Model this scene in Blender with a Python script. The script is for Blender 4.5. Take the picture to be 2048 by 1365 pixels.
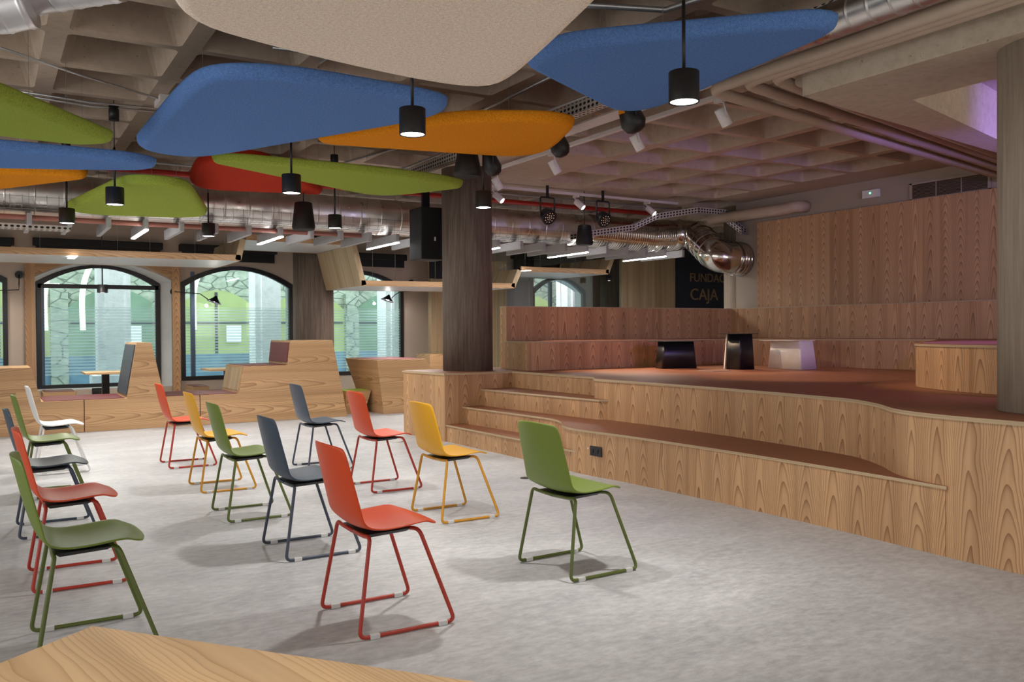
import bpy, bmesh, math, random
from mathutils import Vector, Matrix
import numpy as np
random.seed(7)
for o in list(bpy.data.objects): bpy.data.objects.remove(o)
SC = bpy.context.scene
COL = SC.collection

# ------------------------------------------------------------------ camera
F, YAW, PITCH, ROLL, H = 1728.46, .546653, .0114704, -.00691503, 1.32
_f = np.array([math.sin(YAW)*math.cos(PITCH), math.cos(YAW)*math.cos(PITCH), -math.sin(PITCH)])
_s = np.array([math.cos(YAW), -math.sin(YAW), 0.0]); _u = np.cross(_s, _f)
_s2 = _s*math.cos(ROLL)+_u*math.sin(ROLL); _u2 = -_s*math.sin(ROLL)+_u*math.cos(ROLL)
CM = np.array([_s2, _u2, _f])
def P(x, y, z=None, X=None, Y=None, d=None):
    """point of the room seen at a photo pixel, on a given plane"""
    r = CM.T @ np.array([(x-1024)/F, -(y-682.5)/F, 1.0])
    if z is not None: t = (z-H)/r[2]
    elif X is not None: t = X/r[0]
    elif Y is not None: t = Y/r[1]
    else: t = d
    return Vector((t*r[0], t*r[1], H+t*r[2]))
cd = bpy.data.cameras.new('camera'); cam = bpy.data.objects.new('camera', cd); COL.objects.link(cam)
cd.sensor_width = 36; cd.lens = F/2048*36; cd.clip_start = .02; cd.clip_end = 200
M3 = Matrix((( _s2[0], _u2[0], -_f[0]), (_s2[1], _u2[1], -_f[1]), (_s2[2], _u2[2], -_f[2])))
cam.matrix_world = Matrix.Translation((0, 0, H)) @ M3.to_4x4()
SC.camera = cam

# ------------------------------------------------------------------ world, view, fill lights, daylight
SC.view_settings.view_transform = 'Standard'; SC.view_settings.look = 'None'
SC.view_settings.exposure = 0.0; SC.view_settings.gamma = 1.0
W = bpy.data.worlds.new('world'); SC.world = W; W.use_nodes = True
bg = W.node_tree.nodes['Background']; bg.inputs[0].default_value = (1, .955, .91, 1); bg.inputs[1].default_value = .55
def light(name, kind, loc, energy, color=(1, 1, 1), target=None, size=.1, spot=None, blend=.5, sizey=None):
    l = bpy.data.lights.new(name, kind); l.energy = energy; l.color = color
    if kind == 'AREA':
        l.size = size
        if sizey: l.shape = 'RECTANGLE'; l.size_y = sizey
    else: l.shadow_soft_size = size
    if spot: l.spot_size = math.radians(spot); l.spot_blend = blend
    o = bpy.data.objects.new(name, l); COL.objects.link(o); o.location = loc
    if target is not None:
        o.rotation_euler = (Vector(target)-Vector(loc)).to_track_quat('-Z', 'Y').to_euler()
    return o
# unseen fill lights added at the left, behind and beside the stage
light('fill_left', 'AREA', (-4.6, 4.5, 1.9), 150, (1, .975, .95), (3, 5.5, .6), 9, sizey=2.2)
light('fill_behind', 'AREA', (1.5, -3.2, 1.0), 45, (1, .96, .91), (3.5, 6, 1.4), 7, sizey=2.2)
light('fill_stage_side', 'AREA', (7.6, -2.2, 1.7), 90, (1, .90, .78), (8.2, 6, 2.5), 4.5, sizey=1.6)
# unseen spot added to brighten the table, then daylight in the street outside
light('table_fill_spot', 'SPOT', (.1, .5, 2.5), 60, (1, .95, .885), (.1, .5, 0), .07, 125, .9)
light('street_daylight', 'AREA', (6, 16.9, 5.8), 1500, (.92, .98, 1), (6, 19.6, 0), 16, sizey=2)

# ------------------------------------------------------------------ materials
MT = {}
def newmat(name):
    m = bpy.data.materials.new(name); m.use_nodes = True; nt = m.node_tree
    b = nt.nodes['Principled BSDF']; MT[name] = m; return m, nt, b
def nd(nt, t, **kw):
    n = nt.nodes.new(t)
    for k, v in kw.items():
        if hasattr(n, k) and k not in ('inputs',): setattr(n, k, v)
    return n
def lk(nt, a, b): nt.links.new(a, b)
def math_(nt, op, a, b=None, c=None):
    n = nt.nodes.new('ShaderNodeMath'); n.operation = op
    for i, v in enumerate((a, b, c)):
        if v is None: continue
        if isinstance(v, (int, float)): n.inputs[i].default_value = v
        else: nt.links.new(v, n.inputs[i])
    return n.outputs[0]
def ramp(nt, fac, stops):
    r = nt.nodes.new('ShaderNodeValToRGB'); e = r.color_ramp.elements
    while len(e) < len(stops): e.new(.5)
    for i, (p, c) in enumerate(stops):
        e[i].position = p; e[i].color = (*c, 1) if len(c) == 3 else c
    nt.links.new(fac, r.inputs[0]); return r.outputs[0]
def mix(nt, fac, a, b, mode='MIX'):
    n = nt.nodes.new('ShaderNodeMix'); n.data_type = 'RGBA'; n.blend_type = mode
    for i, v in ((0, fac), (6, a), (7, b)):
        if isinstance(v, (int, float)): n.inputs[i].default_value = v
        elif isinstance(v, tuple): n.inputs[i].default_value = (*v, 1)
        else: nt.links.new(v, n.inputs[i])
    return n.outputs[2]
def noise(nt, vec, scale, detail=4, rough=.55, dist=0):
    n = nt.nodes.new('ShaderNodeTexNoise'); n.inputs['Scale'].default_value = scale
    n.inputs['Detail'].default_value = detail; n.inputs['Roughness'].default_value = rough
    n.inputs['Distortion'].default_value = dist
    if vec is not None: nt.links.new(vec, n.inputs['Vector'])
    return n.outputs['Fac']
def coord(nt, kind='Object', scale=(1, 1, 1)):
    t = nt.nodes.new('ShaderNodeTexCoord'); m = nt.nodes.new('ShaderNodeMapping')
    m.inputs['Scale'].default_value = scale; nt.links.new(t.outputs[kind], m.inputs[0]); return m.outputs[0]
def bump(nt, b, h, strength=.2, dist=.01):
    n = nt.nodes.new('ShaderNodeBump'); n.inputs['Strength'].default_value = strength; n.inputs['Distance'].default_value = dist
    nt.links.new(h, n.inputs['Height']); nt.links.new(n.outputs[0], b.inputs['Normal'])
def plain(name, c, rough=.5, metal=0, spec=None, var=0, vs=8, emit=None, es=1):
    m, nt, b = newmat(name)
    b.inputs['Base Color'].default_value = (*c, 1); b.inputs['Roughness'].default_value = rough; b.inputs['Metallic'].default_value = metal
    if spec is not None: b.inputs['Specular IOR Level'].default_value = spec
    n = noise(nt, coord(nt), vs, 3)
    v = var if var else .04
    col = ramp(nt, n, [(.3, tuple(x*(1-v) for x in c)), (.7, tuple(min(1, x*(1+v)) for x in c))])
    lk(nt, col, b.inputs['Base Color'])
    if emit: b.inputs['Emission Color'].default_value = (*emit, 1); b.inputs['Emission Strength'].default_value = es
    return m
def wood(name, light_c, mid_c, dark_c, horiz=False, board=.17, arch=7.0, para=1.0, rough=.48, dens=1.0, contrast=1.0):
    m, nt, b = newmat(name)
    uv = nt.nodes.new('ShaderNodeUVMap'); uv.uv_map = 'UVMap'
    sp = nt.nodes.new('ShaderNodeSeparateXYZ'); lk(nt, uv.outputs[0], sp.inputs[0])
    U, V = (sp.outputs[1], sp.outputs[0]) if horiz else (sp.outputs[0], sp.outputs[1])
    ub = math_(nt, 'DIVIDE', U, board); fl = math_(nt, 'FLOOR', ub); fr = math_(nt, 'SUBTRACT', math_(nt, 'FRACT', ub), .5)
    wn = nt.nodes.new('ShaderNodeTexWhiteNoise'); wn.noise_dimensions = '1D'; lk(nt, fl, wn.inputs['W'])
    rnd = wn.outputs['Value']
    wn2 = nt.nodes.new('ShaderNodeTexWhiteNoise'); wn2.noise_dimensions = '1D'; lk(nt, math_(nt, 'ADD', fl, 41.3), wn2.inputs['W'])
    rnd2 = wn2.outputs['Value']
    # wander of the heart line and distortion
    cv = nt.nodes.new('ShaderNodeCombineXYZ'); lk(nt, math_(nt, 'MULTIPLY', U, 2.2), cv.inputs[0]); lk(nt, math_(nt, 'MULTIPLY', V, 1.1), cv.inputs[1]); lk(nt, math_(nt, 'MULTIPLY', fl, 3.7), cv.inputs[2])
    n1 = noise(nt, cv.outputs[0], 2.0, 2, .5)
    cv2 = nt.nodes.new('ShaderNodeCombineXYZ'); lk(nt, math_(nt, 'MULTIPLY', U, 60), cv2.inputs[0]); lk(nt, math_(nt, 'MULTIPLY', V, 2.5), cv2.inputs[1]); lk(nt, fl, cv2.inputs[2])
    n2 = noise(nt, cv2.outputs[0], 1.0, 3, .6)
    x = math_(nt, 'ADD', fr, math_(nt, 'MULTIPLY', math_(nt, 'SUBTRACT', n1, .5), .30))
    x2 = math_(nt, 'ABSOLUTE', x)
    k = math_(nt, 'ADD', .35, math_(nt, 'MULTIPLY', rnd, 1.1))               # share of cathedral in this leaf
    side = math_(nt, 'MULTIPLY', math_(nt, 'POWER', x2, 1.9), 46*para)
    along = math_(nt, 'MULTIPLY', math_(nt, 'MULTIPLY', V, k), arch)
    ph = math_(nt, 'ADD', math_(nt, 'ADD', side, along), math_(nt, 'MULTIPLY', rnd2, 9))
    ph = math_(nt, 'ADD', ph, math_(nt, 'MULTIPLY', n1, 1.5))
    ph = math_(nt, 'ADD', ph, math_(nt, 'MULTIPLY', n2, .10))
    w = math_(nt, 'FRACT', math_(nt, 'MULTIPLY', ph, dens))
    line = math_(nt, 'POWER', w, 4.0)
    col = mix(nt, math_(nt, 'MULTIPLY', line, .92*contrast), light_c, dark_c)
    tone = ramp(nt, rnd2, [(0, (1.10, 1.08, 1.04)), (.5, (1, 1, 1)), (1, (.86, .82, .78))])
    col = mix(nt, 1.0, col, tone, 'MULTIPLY')
    cv3 = nt.nodes.new('ShaderNodeCombineXYZ'); lk(nt, math_(nt, 'MULTIPLY', U, 13), cv3.inputs[0]); lk(nt, math_(nt, 'MULTIPLY', V, .35), cv3.inputs[1]); lk(nt, fl, cv3.inputs[2])
    n3 = noise(nt, cv3.outputs[0], 1.0, 2, .5)
    col = mix(nt, 1.0, col, ramp(nt, n3, [(.32, (.80, .76, .70)), (.5, (1, 1, 1)), (.68, (1.12, 1.12, 1.10))]), 'MULTIPLY')
    col = mix(nt, math_(nt, 'MULTIPLY', n2, .35), col, mid_c)
    lk(nt, col, b.inputs['Base Color']); b.inputs['Roughness'].default_value = rough
    b.inputs['Specular IOR Level'].default_value = .35
    bump(nt, b, n2, .08, .003)
    return m
WL, WM, WD = (.60, .375, .205), (.47, .272, .14), (.20, .085, .030)
wood('wood_vertical', WL, WM, WD, board=.21, arch=7.0, para=.42, contrast=1.08)
wood('wood_horizontal', (.60, .39, .215), (.49, .30, .155), (.25, .12, .05), horiz=True, board=.36, arch=3.2, para=.62)
wood('wood_table', (.92, .66, .38), (.80, .54, .28), (.55, .31, .13), horiz=True, board=.30, arch=1.6, para=.7, rough=.36, contrast=.8)
wood('wood_pale', (.50, .385, .24), (.42, .31, .18), (.30, .20, .11), board=.14, arch=5, contrast=.5)
wood('wood_ply', (.55, .43, .28), (.42, .31, .19), (.26, .17, .10), horiz=True, board=.012, arch=.1, para=.2, contrast=.6)
def mottled(name, c1, c2, c3, rough=.45, sc=(1.2, 9), bs=.05, stretch=(1, 1, 1), r2=None):
    m, nt, b = newmat(name); v = coord(nt, 'Object', stretch)
    a = noise(nt, v, sc[0], 6, .6, .3); d = noise(nt, v, sc[1], 6, .7)
    col = ramp(nt, a, [(.3, c1), (.55, c2), (.75, c3)])
    col = mix(nt, .55, col, ramp(nt, d, [(.35, c1), (.5, c2), (.68, c3)]))
    lk(nt, col, b.inputs['Base Color']); b.inputs['Roughness'].default_value = rough
    if r2: lk(nt, ramp(nt, d, [(.3, (rough,)*3), (.7, (r2,)*3)]), b.inputs['Roughness'])
    bump(nt, b, d, .25, bs)
    if 'concrete' in name:
        sp_ = noise(nt, coord(nt, 'Object'), 26, 3, .7); col2 = mix(nt, ramp(nt, sp_, [(.27, (.75,)*3), (.33, (0, 0, 0))]), col, (.06, .045, .035)); lk(nt, col2, b.inputs['Base Color'])
    return m
mottled('floor_vinyl', (.33, .338, .353), (.50, .508, .525), (.69, .70, .715), .40, (1.3, 13), .002, (1, 1.9, 1), .55)
mottled('painted_concrete', (.40, .315, .24), (.47, .375, .29), (.53, .43, .34), .75, (1.4, 11), .006)
mottled('raw_concrete', (.42, .35, .26), (.54, .46, .355), (.62, .54, .43), .8, (1.6, 14), .01)
mottled('column_dark', (.085, .062, .047), (.155, .120, .094), (.27, .22, .18), .72, (1.2, 3), .012, (14, 14, .7))
mottled('column_light', (.26, .205, .155), (.36, .295, .225), (.48, .40, .32), .75, (1.0, 3), .01, (12, 12, .6))
mottled('linoleum', (.215, .078, .038), (.26, .095, .046), (.30, .115, .058), .5, (1.5, 12), .002)
mottled('maroon_vinyl', (.16, .035, .04), (.19, .042, .048), (.22, .05, .056), .5, (4, 40), .001)
mottled('purple_lit_vinyl', (.26, .10, .16), (.30, .12, .19), (.34, .14, .22), .5, (4, 40), .001)  # seat pad with the purple stage light put into its colour
mottled('slate_vinyl', (.045, .06, .08), (.055, .07, .092), (.065, .085, .11), .5, (4, 40), .001)
mottled('green_vinyl', (.34, .52, .04), (.40, .60, .05), (.45, .66, .06), .5, (4, 40), .001)
mottled('stone_white', (.70, .71, .72), (.88, .89, .90), (.97, .97, .97), .85, (1.5, 9), .02)
def stone_blocks(name):
    m, nt, b = newmat(name); v = coord(nt, 'Object', (1, 1, 1.7))
    vo = nt.nodes.new('ShaderNodeTexVoronoi'); vo.feature = 'DISTANCE_TO_EDGE'; vo.inputs['Scale'].default_value = 2.6; lk(nt, v, vo.inputs['Vector'])
    n = noise(nt, v, 5, 5)
    col = ramp(nt, n, [(.3, (.22, .27, .22)), (.6, (.38, .43, .36)), (.8, (.5, .54, .46))])
    col = mix(nt, ramp(nt, vo.outputs['Distance'], [(0, (1, 1, 1)), (.06, (0, 0, 0))]), col, (.08, .10, .09))
    lk(nt, col, b.inputs['Base Color']); b.inputs['Roughness'].default_value = .9; return m
stone_blocks('rubble_stone')
def fabric(name, c, v=.16):
    m, nt, b = newmat(name); vec = coord(nt)
    n = noise(nt, vec, 190, 2, .6); n2 = noise(nt, vec, 60, 3, .6)
    k = math_(nt, 'ADD', math_(nt, 'MULTIPLY', n, .65), math_(nt, 'MULTIPLY', n2, .35))
    col = ramp(nt, k, [(.38, tuple(x*(1-v*1.6) for x in c)), (.5, c), (.62, tuple(min(1, x*(1+v*1.4)) for x in c))])
    lk(nt, col, b.inputs['Base Color']); b.inputs['Roughness'].default_value = .95
    b.inputs['Specular IOR Level'].default_value = .1
    b.inputs['Sheen Weight'].default_value = 0
    bump(nt, b, n, .35, .002); return m
fabric('felt_blue', (.11, .225, .52)); fabric('felt_green', (.30, .385, .06)); fabric('felt_orange', (.74, .27, .014))
fabric('felt_red', (.44, .035, .015)); fabric('felt_beige', (.90, .76, .64))
def plastic(name, c): plain(name, c, .42, 0, .4, .02, 3)
plastic('shell_green', (.155, .225, .028)); plastic('shell_red', (.66, .066, .008)); plastic('shell_slate', (.045, .070, .105))
plastic('shell_yellow', (.80, .40, .012)); plastic('shell_white', (.80, .80, .79))
plain('frame_green', (.10, .135, .025), .38); plain('frame_red', (.40, .035, .018), .38); plain('frame_slate', (.042, .058, .09), .38)
plain('frame_yellow', (.60, .285, .02), .38); plain('frame_white', (.78, .78, .78), .38)
plain('glide', (.62, .63, .63), .4); plain('black_plastic', (.012, .012, .013), .45); plain('black_matt', (.008, .008, .009), .6)
plain('black_metal', (.014, .015, .018), .35, .2); plain('white_paint', (.74, .70, .69), .4); plain('white_metal', (.86, .82, .76), .25, 0, .5)
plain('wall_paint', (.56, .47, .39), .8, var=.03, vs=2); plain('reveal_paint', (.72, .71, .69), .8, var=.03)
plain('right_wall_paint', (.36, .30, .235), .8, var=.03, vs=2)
plain('canopy_white', (.62, .66, .68), .45); plain('baffle_grey', (.42, .42, .43), .85, var=.05, vs=30); plain('pipe_beige', (.50, .40, .31), .55, var=.06)
plain('red_pipe', (.42, .02, .012), .4); plain('galvanised', (.55, .55, .55), .42, .85, var=.1, vs=5); plain('dark_duct', (.16, .125, .10), .5, .2, var=.15, vs=4)
plain('brick_red', (.40, .16, .12), .6); plain('navy', (.012, .018, .035), .5); plain('bronze', (.30, .20, .12), .4, .3)
plain('grille_dark', (.03, .025, .022), .6); plain('wire', (.30, .29, .28), .4, .6); plain('frame_black', (.012, .013, .016), .4)
plain('blue_mullion', (.06, .10, .17), .35); plain('grey_wall', (.44, .44, .46), .8)
plain('lamp_glow', (1, 1, 1), .5, emit=(1, .97, .92), es=14); plain('led_glow', (1, 1, 1), .5, emit=(1, .98, .97), es=22)
plain('green_led', (.1, .9, .4), .5, emit=(.1, 1, .4), es=4); plain('warm_dot', (1, .8, .6), .5, emit=(1, .75, .55), es=.35)
plain('downlight_glow', (1, 1, 1), .5, emit=(1, .98, .95), es=5)
plain('street_paving', (.12, .22, .30), .7, var=.25, vs=3); plain('street_dark', (.03, .04, .05), .6)
plain('shop_green', (.14, .2, .09), .6, emit=(.60, .68, .27), es=.50, var=.35, vs=1.2)
plain('shop_teal', (.10, .18, .13), .6, emit=(.34, .50, .33), es=.30, var=.35, vs=1.5)
plain('reflection_glow', (.8, .9, .8), .6, emit=(.86, 1, .62), es=1.5)
def shiny_duct(name, c=(.62, .60, .57), rough=.22):
    m, nt, b = newmat(name)
    b.inputs['Metallic'].default_value = 1; v = coord(nt, 'Object')
    n = noise(nt, v, 3, 3); lk(nt, ramp(nt, n, [(.3, tuple(x*.8 for x in c)), (.7, c)]), b.inputs['Base Color'])
    lk(nt, ramp(nt, noise(nt, v, 6, 3), [(.3, (rough*.7,)*3), (.7, (rough*1.5,)*3)]), b.inputs['Roughness'])
    bump(nt, b, n, .3, .02)
shiny_duct('spiral_duct', (.84, .83, .81), rough=.34); shiny_duct('bright_duct', (.72, .68, .62), .16); shiny_duct('satin_duct', (.80, .80, .82), .45)
def perforated(name):
    m, nt, b = newmat(name)
    uv = nt.nodes.new('ShaderNodeUVMap'); sp = nt.nodes.new('ShaderNodeSeparateXYZ'); lk(nt, uv.outputs[0], sp.inputs[0])
    a = math_(nt, 'SUBTRACT', math_(nt, 'FRACT', math_(nt, 'MULTIPLY', sp.outputs[0], 17)), .5)
    c = math_(nt, 'SUBTRACT', math_(nt, 'FRACT', math_(nt, 'MULTIPLY', sp.outputs[1], 24)), .5)
    r = math_(nt, 'ADD', math_(nt, 'MULTIPLY', a, a), math_(nt, 'MULTIPLY', c, c))
    hole = math_(nt, 'LESS_THAN', r, .10)
    lk(nt, mix(nt, hole, (.60, .56, .52), (.01, .01, .01)), b.inputs['Base Color'])
    b.inputs['Roughness'].default_value = .45; b.inputs['Metallic'].default_value = .3
perforated('perforated_steel')
def striped_glass(name, z0, z1, per=.052, tint=(.82, .95, .93, 1)):
    m, nt, b = newmat(name); out = nt.nodes['Material Output']
    tr = nt.nodes.new('ShaderNodeBsdfTransparent'); tr.inputs[0].default_value = tint
    gl = nt.nodes.new('ShaderNodeBsdfGlossy'); gl.inputs['Roughness'].default_value = .02; gl.inputs[0].default_value = (.9, 1, 1, 1)
    fr = nt.nodes.new('ShaderNodeFresnel'); fr.inputs[0].default_value = 1.45
    mx = nt.nodes.new('ShaderNodeMixShader'); lk(nt, fr.outputs[0], mx.inputs[0]); lk(nt, tr.outputs[0], mx.inputs[1]); lk(nt, gl.outputs[0], mx.inputs[2])
    g = nt.nodes.new('ShaderNodeNewGeometry'); sp = nt.nodes.new('ShaderNodeSeparateXYZ'); lk(nt, g.outputs['Position'], sp.inputs[0]); z = sp.outputs[2]
    band = math_(nt, 'LESS_THAN', math_(nt, 'FRACT', math_(nt, 'DIVIDE', z, per)), .62)
    ins = math_(nt, 'MULTIPLY', math_(nt, 'GREATER_THAN', z, z0), math_(nt, 'LESS_THAN', z, z1))
    fac = math_(nt, 'MULTIPLY', math_(nt, 'MULTIPLY', band, ins), .55)
    df = nt.nodes.new('ShaderNodeBsdfTranslucent'); df.inputs[0].default_value = (.72, .95, .95, 1)
    d2 = nt.nodes.new('ShaderNodeBsdfDiffuse'); d2.inputs[0].default_value = (.6, .85, .85, 1)
    m2 = nt.nodes.new('ShaderNodeMixShader'); m2.inputs[0].default_value = .4; lk(nt, df.outputs[0], m2.inputs[1]); lk(nt, d2.outputs[0], m2.inputs[2])
    m3 = nt.nodes.new('ShaderNodeMixShader'); lk(nt, fac, m3.inputs[0]); lk(nt, mx.outputs[0], m3.inputs[1]); lk(nt, m2.outputs[0], m3.inputs[2])
    lk(nt, m3.outputs[0], out.inputs[0])
striped_glass('window_glass', .62, 1.78); striped_glass('clear_glass', 9, 10, tint=(.96, .985, .98, 1))

# ------------------------------------------------------------------ mesh helpers
class MB:
    def __init__(s): s.v = []; s.f = []; s.uv = []; s.sm = []; s.mi = []
    def face(s, idx, uv=None, smooth=False, mi=0): s.f.append(tuple(idx)); s.uv.append(uv); s.sm.append(smooth); s.mi.append(mi)
    def add(s, pts): n = len(s.v); s.v += [Vector(p) for p in pts]; return list(range(n, n+len(pts)))
    def quad(s, a, b, c, d, uv=None, mi=0): i = s.add([a, b, c, d]); s.face(i, uv, mi=mi); return s
    def box(s, a, b, mi=0, rz=0, piv=None):
        x0, y0, z0 = a; x1, y1, z1 = b
        p = [(x0, y0, z0), (x1, y0, z0), (x1, y1, z0), (x0, y1, z0), (x0, y0, z1), (x1, y0, z1), (x1, y1, z1), (x0, y1, z1)]
        if rz:
            c = Vector(piv) if piv else Vector(((x0+x1)/2, (y0+y1)/2, 0)); R = Matrix.Rotation(rz, 3, 'Z')
            p = [R @ (Vector(q)-c)+c for q in p]
        return s.hexa(p, mi)
    def hexa(s, p, mi=0):
        i = s.add(p)
        for q in ((0, 3, 2, 1), (4, 5, 6, 7), (0, 1, 5, 4), (1, 2, 6, 5), (2, 3, 7, 6), (3, 0, 4, 7)): s.face([i[k] for k in q], mi=mi)
        return s
    def prism(s, poly, z0, z1, arc=False, mi=0, cap=True, mtop=None):
        """vertical prism of a CCW plan polygon"""
        n = len(poly); a = s.add([(x, y, z0) for x, y in poly]); b = s.add([(x, y, z1) for x, y in poly]); L = 0
        for k in range(n):
            j = (k+1) % n; d = math.dist(poly[k], poly[j])
            uv = [(L, z0), (L+d, z0), (L+d, z1), (L, z1)] if arc else None
            s.face((a[k], a[j], b[j], b[k]), uv, mi=mi); L += d
        if cap: s.face(a[::-1], mi=mi); s.face(b, mi=mi if mtop is None else mtop)
        return s
    def extrudeY(s, poly, y0, y1, mi=0):
        """XZ outline extruded along Y"""
        n = len(poly); a = s.add([(x, y0, z) for x, z in poly]); b = s.add([(x, y1, z) for x, z in poly])
        for k in range(n):
            j = (k+1) % n; s.face((a[k], b[k], b[j], a[j]), mi=mi)
        s.face(a, mi=mi); s.face(b[::-1], mi=mi); return s
    def tube(s, pts, r, seg=12, closed=False, smooth=True, caps=True, mi=0, rads=None):
        pts = [Vector(p) for p in pts]; n = len(pts); rings = []; prev = None; L = 0
        for k in range(n):
            if closed: t = (pts[(k+1) % n]-pts[k-1]).normalized()
            else: t = ((pts[min(k+1, n-1)]-pts[max(k-1, 0)])).normalized()
            if prev is None:
                up = Vector((0, 0, 1)) if abs(t.z) < .9 else Vector((1, 0, 0)); a = t.cross(up).normalized()
            else: a = (prev-t*prev.dot(t)).normalized()
            prev = a; b = t.cross(a); rr = rads[k] if rads else r
            rings.append(s.add([pts[k]+(a*math.cos(q)+b*math.sin(q))*rr for q in [2*math.pi*i/seg for i in range(seg)]]))
        m = n if closed else n-1
        for k in range(m):
            A, B = rings[k], rings[(k+1) % n]; d = (pts[(k+1) % n]-pts[k]).length
            for i in range(seg):
                j = (i+1) % seg; u = 2*math.pi*r*i/seg; u2 = 2*math.pi*r*(i+1)/seg
                s.face((A[i], A[j], B[j], B[i]), [(L, u), (L, u2), (L+d, u2), (L+d, u)], smooth, mi)
            L += d
        if caps and not closed: s.face(rings[0][::-1], mi=mi); s.face(rings[-1], mi=mi)
        return s
    def lathe(s, prof, c, axis=(0, 0, 1), seg=32, smooth=True, mi=0, capa=True, capb=True):
        """prof = [(r, h)], along axis from c"""
        ax = Vector(axis).normalized(); up = Vector((0, 0, 1)) if abs(ax.z) < .9 else Vector((1, 0, 0))
        a = ax.cross(up).normalized(); b = ax.cross(a); c = Vector(c); R = []
        for r, h in prof: R.append(s.add([c+ax*h+(a*math.cos(q)+b*math.sin(q))*r for q in [2*math.pi*i/seg for i in range(seg)]]))
        for k in range(len(prof)-1):
            for i in range(seg):
                j = (i+1) % seg; u0 = 2*math.pi*prof[0][0]*i/seg; u1 = 2*math.pi*prof[0][0]*(i+1)/seg
                s.face((R[k][i], R[k][j], R[k+1][j], R[k+1][i]), [(u0, prof[k][1]), (u1, prof[k][1]), (u1, prof[k+1][1]), (u0, prof[k+1][1])], smooth, mi)
        if capa: s.face(R[0][::-1], mi=mi)
        if capb: s.face(R[-1], mi=mi)
        return s
    def build(s, name, mats, parent=None, bevel=0, subsurf=0, solid=0, orig=None):
        if isinstance(mats, str): mats = [mats]
        off = Vector(orig) if orig is not None else (parent['_o'] if False else Vector((0, 0, 0)))
        if parent is not None and orig is None: off = parent.get('_w') and Vector(parent['_w']) or Vector((0, 0, 0))
        me = bpy.data.meshes.new(name); me.from_pydata([tuple(v-off) for v in s.v], [], s.f)
        for m in mats: me.materials.append(MT[m])
        ul = me.uv_layers.new(name='UVMap')
        for p, uv, sm, mi in zip(me.polygons, s.uv, s.sm, s.mi):
            p.use_smooth = sm; p.material_index = mi
            if uv:
                for li, q in zip(p.loop_indices, uv): ul.data[li].uv = q
            else:
                n = p.normal
                for li in p.loop_indices:
                    v = s.v[me.loops[li].vertex_index]
                    if abs(n.z) > .75: ul.data[li].uv = (v.x, v.y)
                    else:
                        t = Vector((-n.y, n.x, 0)).normalized(); ul.data[li].uv = (v.x*t.x+v.y*t.y, v.z)
        bm = bmesh.new(); bm.from_mesh(me); bmesh.ops.recalc_face_normals(bm, faces=bm.faces) if not subsurf and not solid else None
        bm.to_mesh(me); bm.free()
        o = bpy.data.objects.new(name, me); COL.objects.link(o)
        if parent is not None: o.parent = parent
        elif orig is not None: o.location = off
        if solid: m = o.modifiers.new('solid', 'SOLIDIFY'); m.thickness = solid; m.offset = 0
        if subsurf: m = o.modifiers.new('sub', 'SUBSURF'); m.levels = subsurf; m.render_levels = subsurf
        if bevel: m = o.modifiers.new('bevel', 'BEVEL'); m.width = bevel; m.segments = 2; m.limit_method = 'ANGLE'; m.angle_limit = math.radians(40)
        return o
def thing(name, label, cat, loc=(0, 0, 0), group=None):
    o = bpy.data.objects.new(name, None); COL.objects.link(o); o.location = loc; o.empty_display_size = .1
    o['label'] = label; o['category'] = cat; o['_w'] = tuple(loc)
    if group: o['group'] = group
    return o
def tag(o, label, cat, group=None):
    o['label'] = label; o['category'] = cat
    if group: o['group'] = group
    return o
def struct(o): o['kind'] = 'structure'; return o
def sub(o, parent):   # same origin as parent
    o.parent = parent; o.location = (0, 0, 0); return o
def copy_tree(o, parent=None):
    c = o.copy(); COL.objects.link(c)
    if parent is not None: c.parent = parent
    for ch in list(o.children): copy_tree(ch, c)
    return c
def smooth_path(pts, n=6, closed=False):
    pts = [Vector(p) for p in pts]; out = []; N = len(pts)
    rng = range(N if closed else N-1)
    for k in rng:
        if closed: p0, p1, p2, p3 = pts[k-1], pts[k], pts[(k+1) % N], pts[(k+2) % N]
        else: p0, p1, p2, p3 = pts[max(k-1, 0)], pts[k], pts[k+1], pts[min(k+2, N-1)]
        for i in range(n):
            t = i/n
            out.append(.5*((2*p1)+(-p0+p2)*t+(2*p0-5*p1+4*p2-p3)*t*t+(-p0+3*p1-3*p2+p3)*t**3))
    if not closed: out.append(pts[-1])
    return out
def fillet(pts, r, n=5, closed=False):
    pts = [Vector(p) for p in pts]; out = []; N = len(pts)
    for k in range(N):
        if not closed and k in (0, N-1): out.append(pts[k]); continue
        a, b, c = pts[k-1], pts[k], pts[(k+1) % N]
        d1 = (a-b); d2 = (c-b); rr = min(r, d1.length*.45, d2.length*.45); p = b+d1.normalized()*rr; q = b+d2.normalized()*rr
        for i in range(n+1):
            t = i/n; out.append(p*(1-t)**2+b*2*t*(1-t)+q*t*t)
    return out

# ------------------------------------------------------------------ shell of the room
b = MB(); b.quad((-6, -4.5, 0), (16, -4.5, 0), (16, 16.45, 0), (-6, 16.45, 0)); struct(b.build('floor', 'floor_vinyl'))
ZC = 3.4
def is_solid(cx, cy): return (4.4 < cx < 6.9 and 8.4 < cy < 11.1) or (cx > 9.96 and cy < 10.3) or (5.2 < cx and cy < 4.6) or cy > 15.6 or (5 < cx < 9 and 10.3 < cy < 11.1)
def ceil_z(x, y):
    kx, ky = (x-GX0)/DX, (y-GY0)/DY; cx, cy = GX0+DX*(math.floor(kx)+.5), GY0+DY*(math.floor(ky)+.5)
    if is_solid(cx, cy): return ZC
    return ZC+.32 if abs(x-cx) < DX/2-.16 and abs(y-cy) < DY/2-.13 else (ZC+.29 if abs(x-cx) < DX/2-.12 and abs(y-cy) < DY/2-.1 else ZC+.03)
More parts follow.
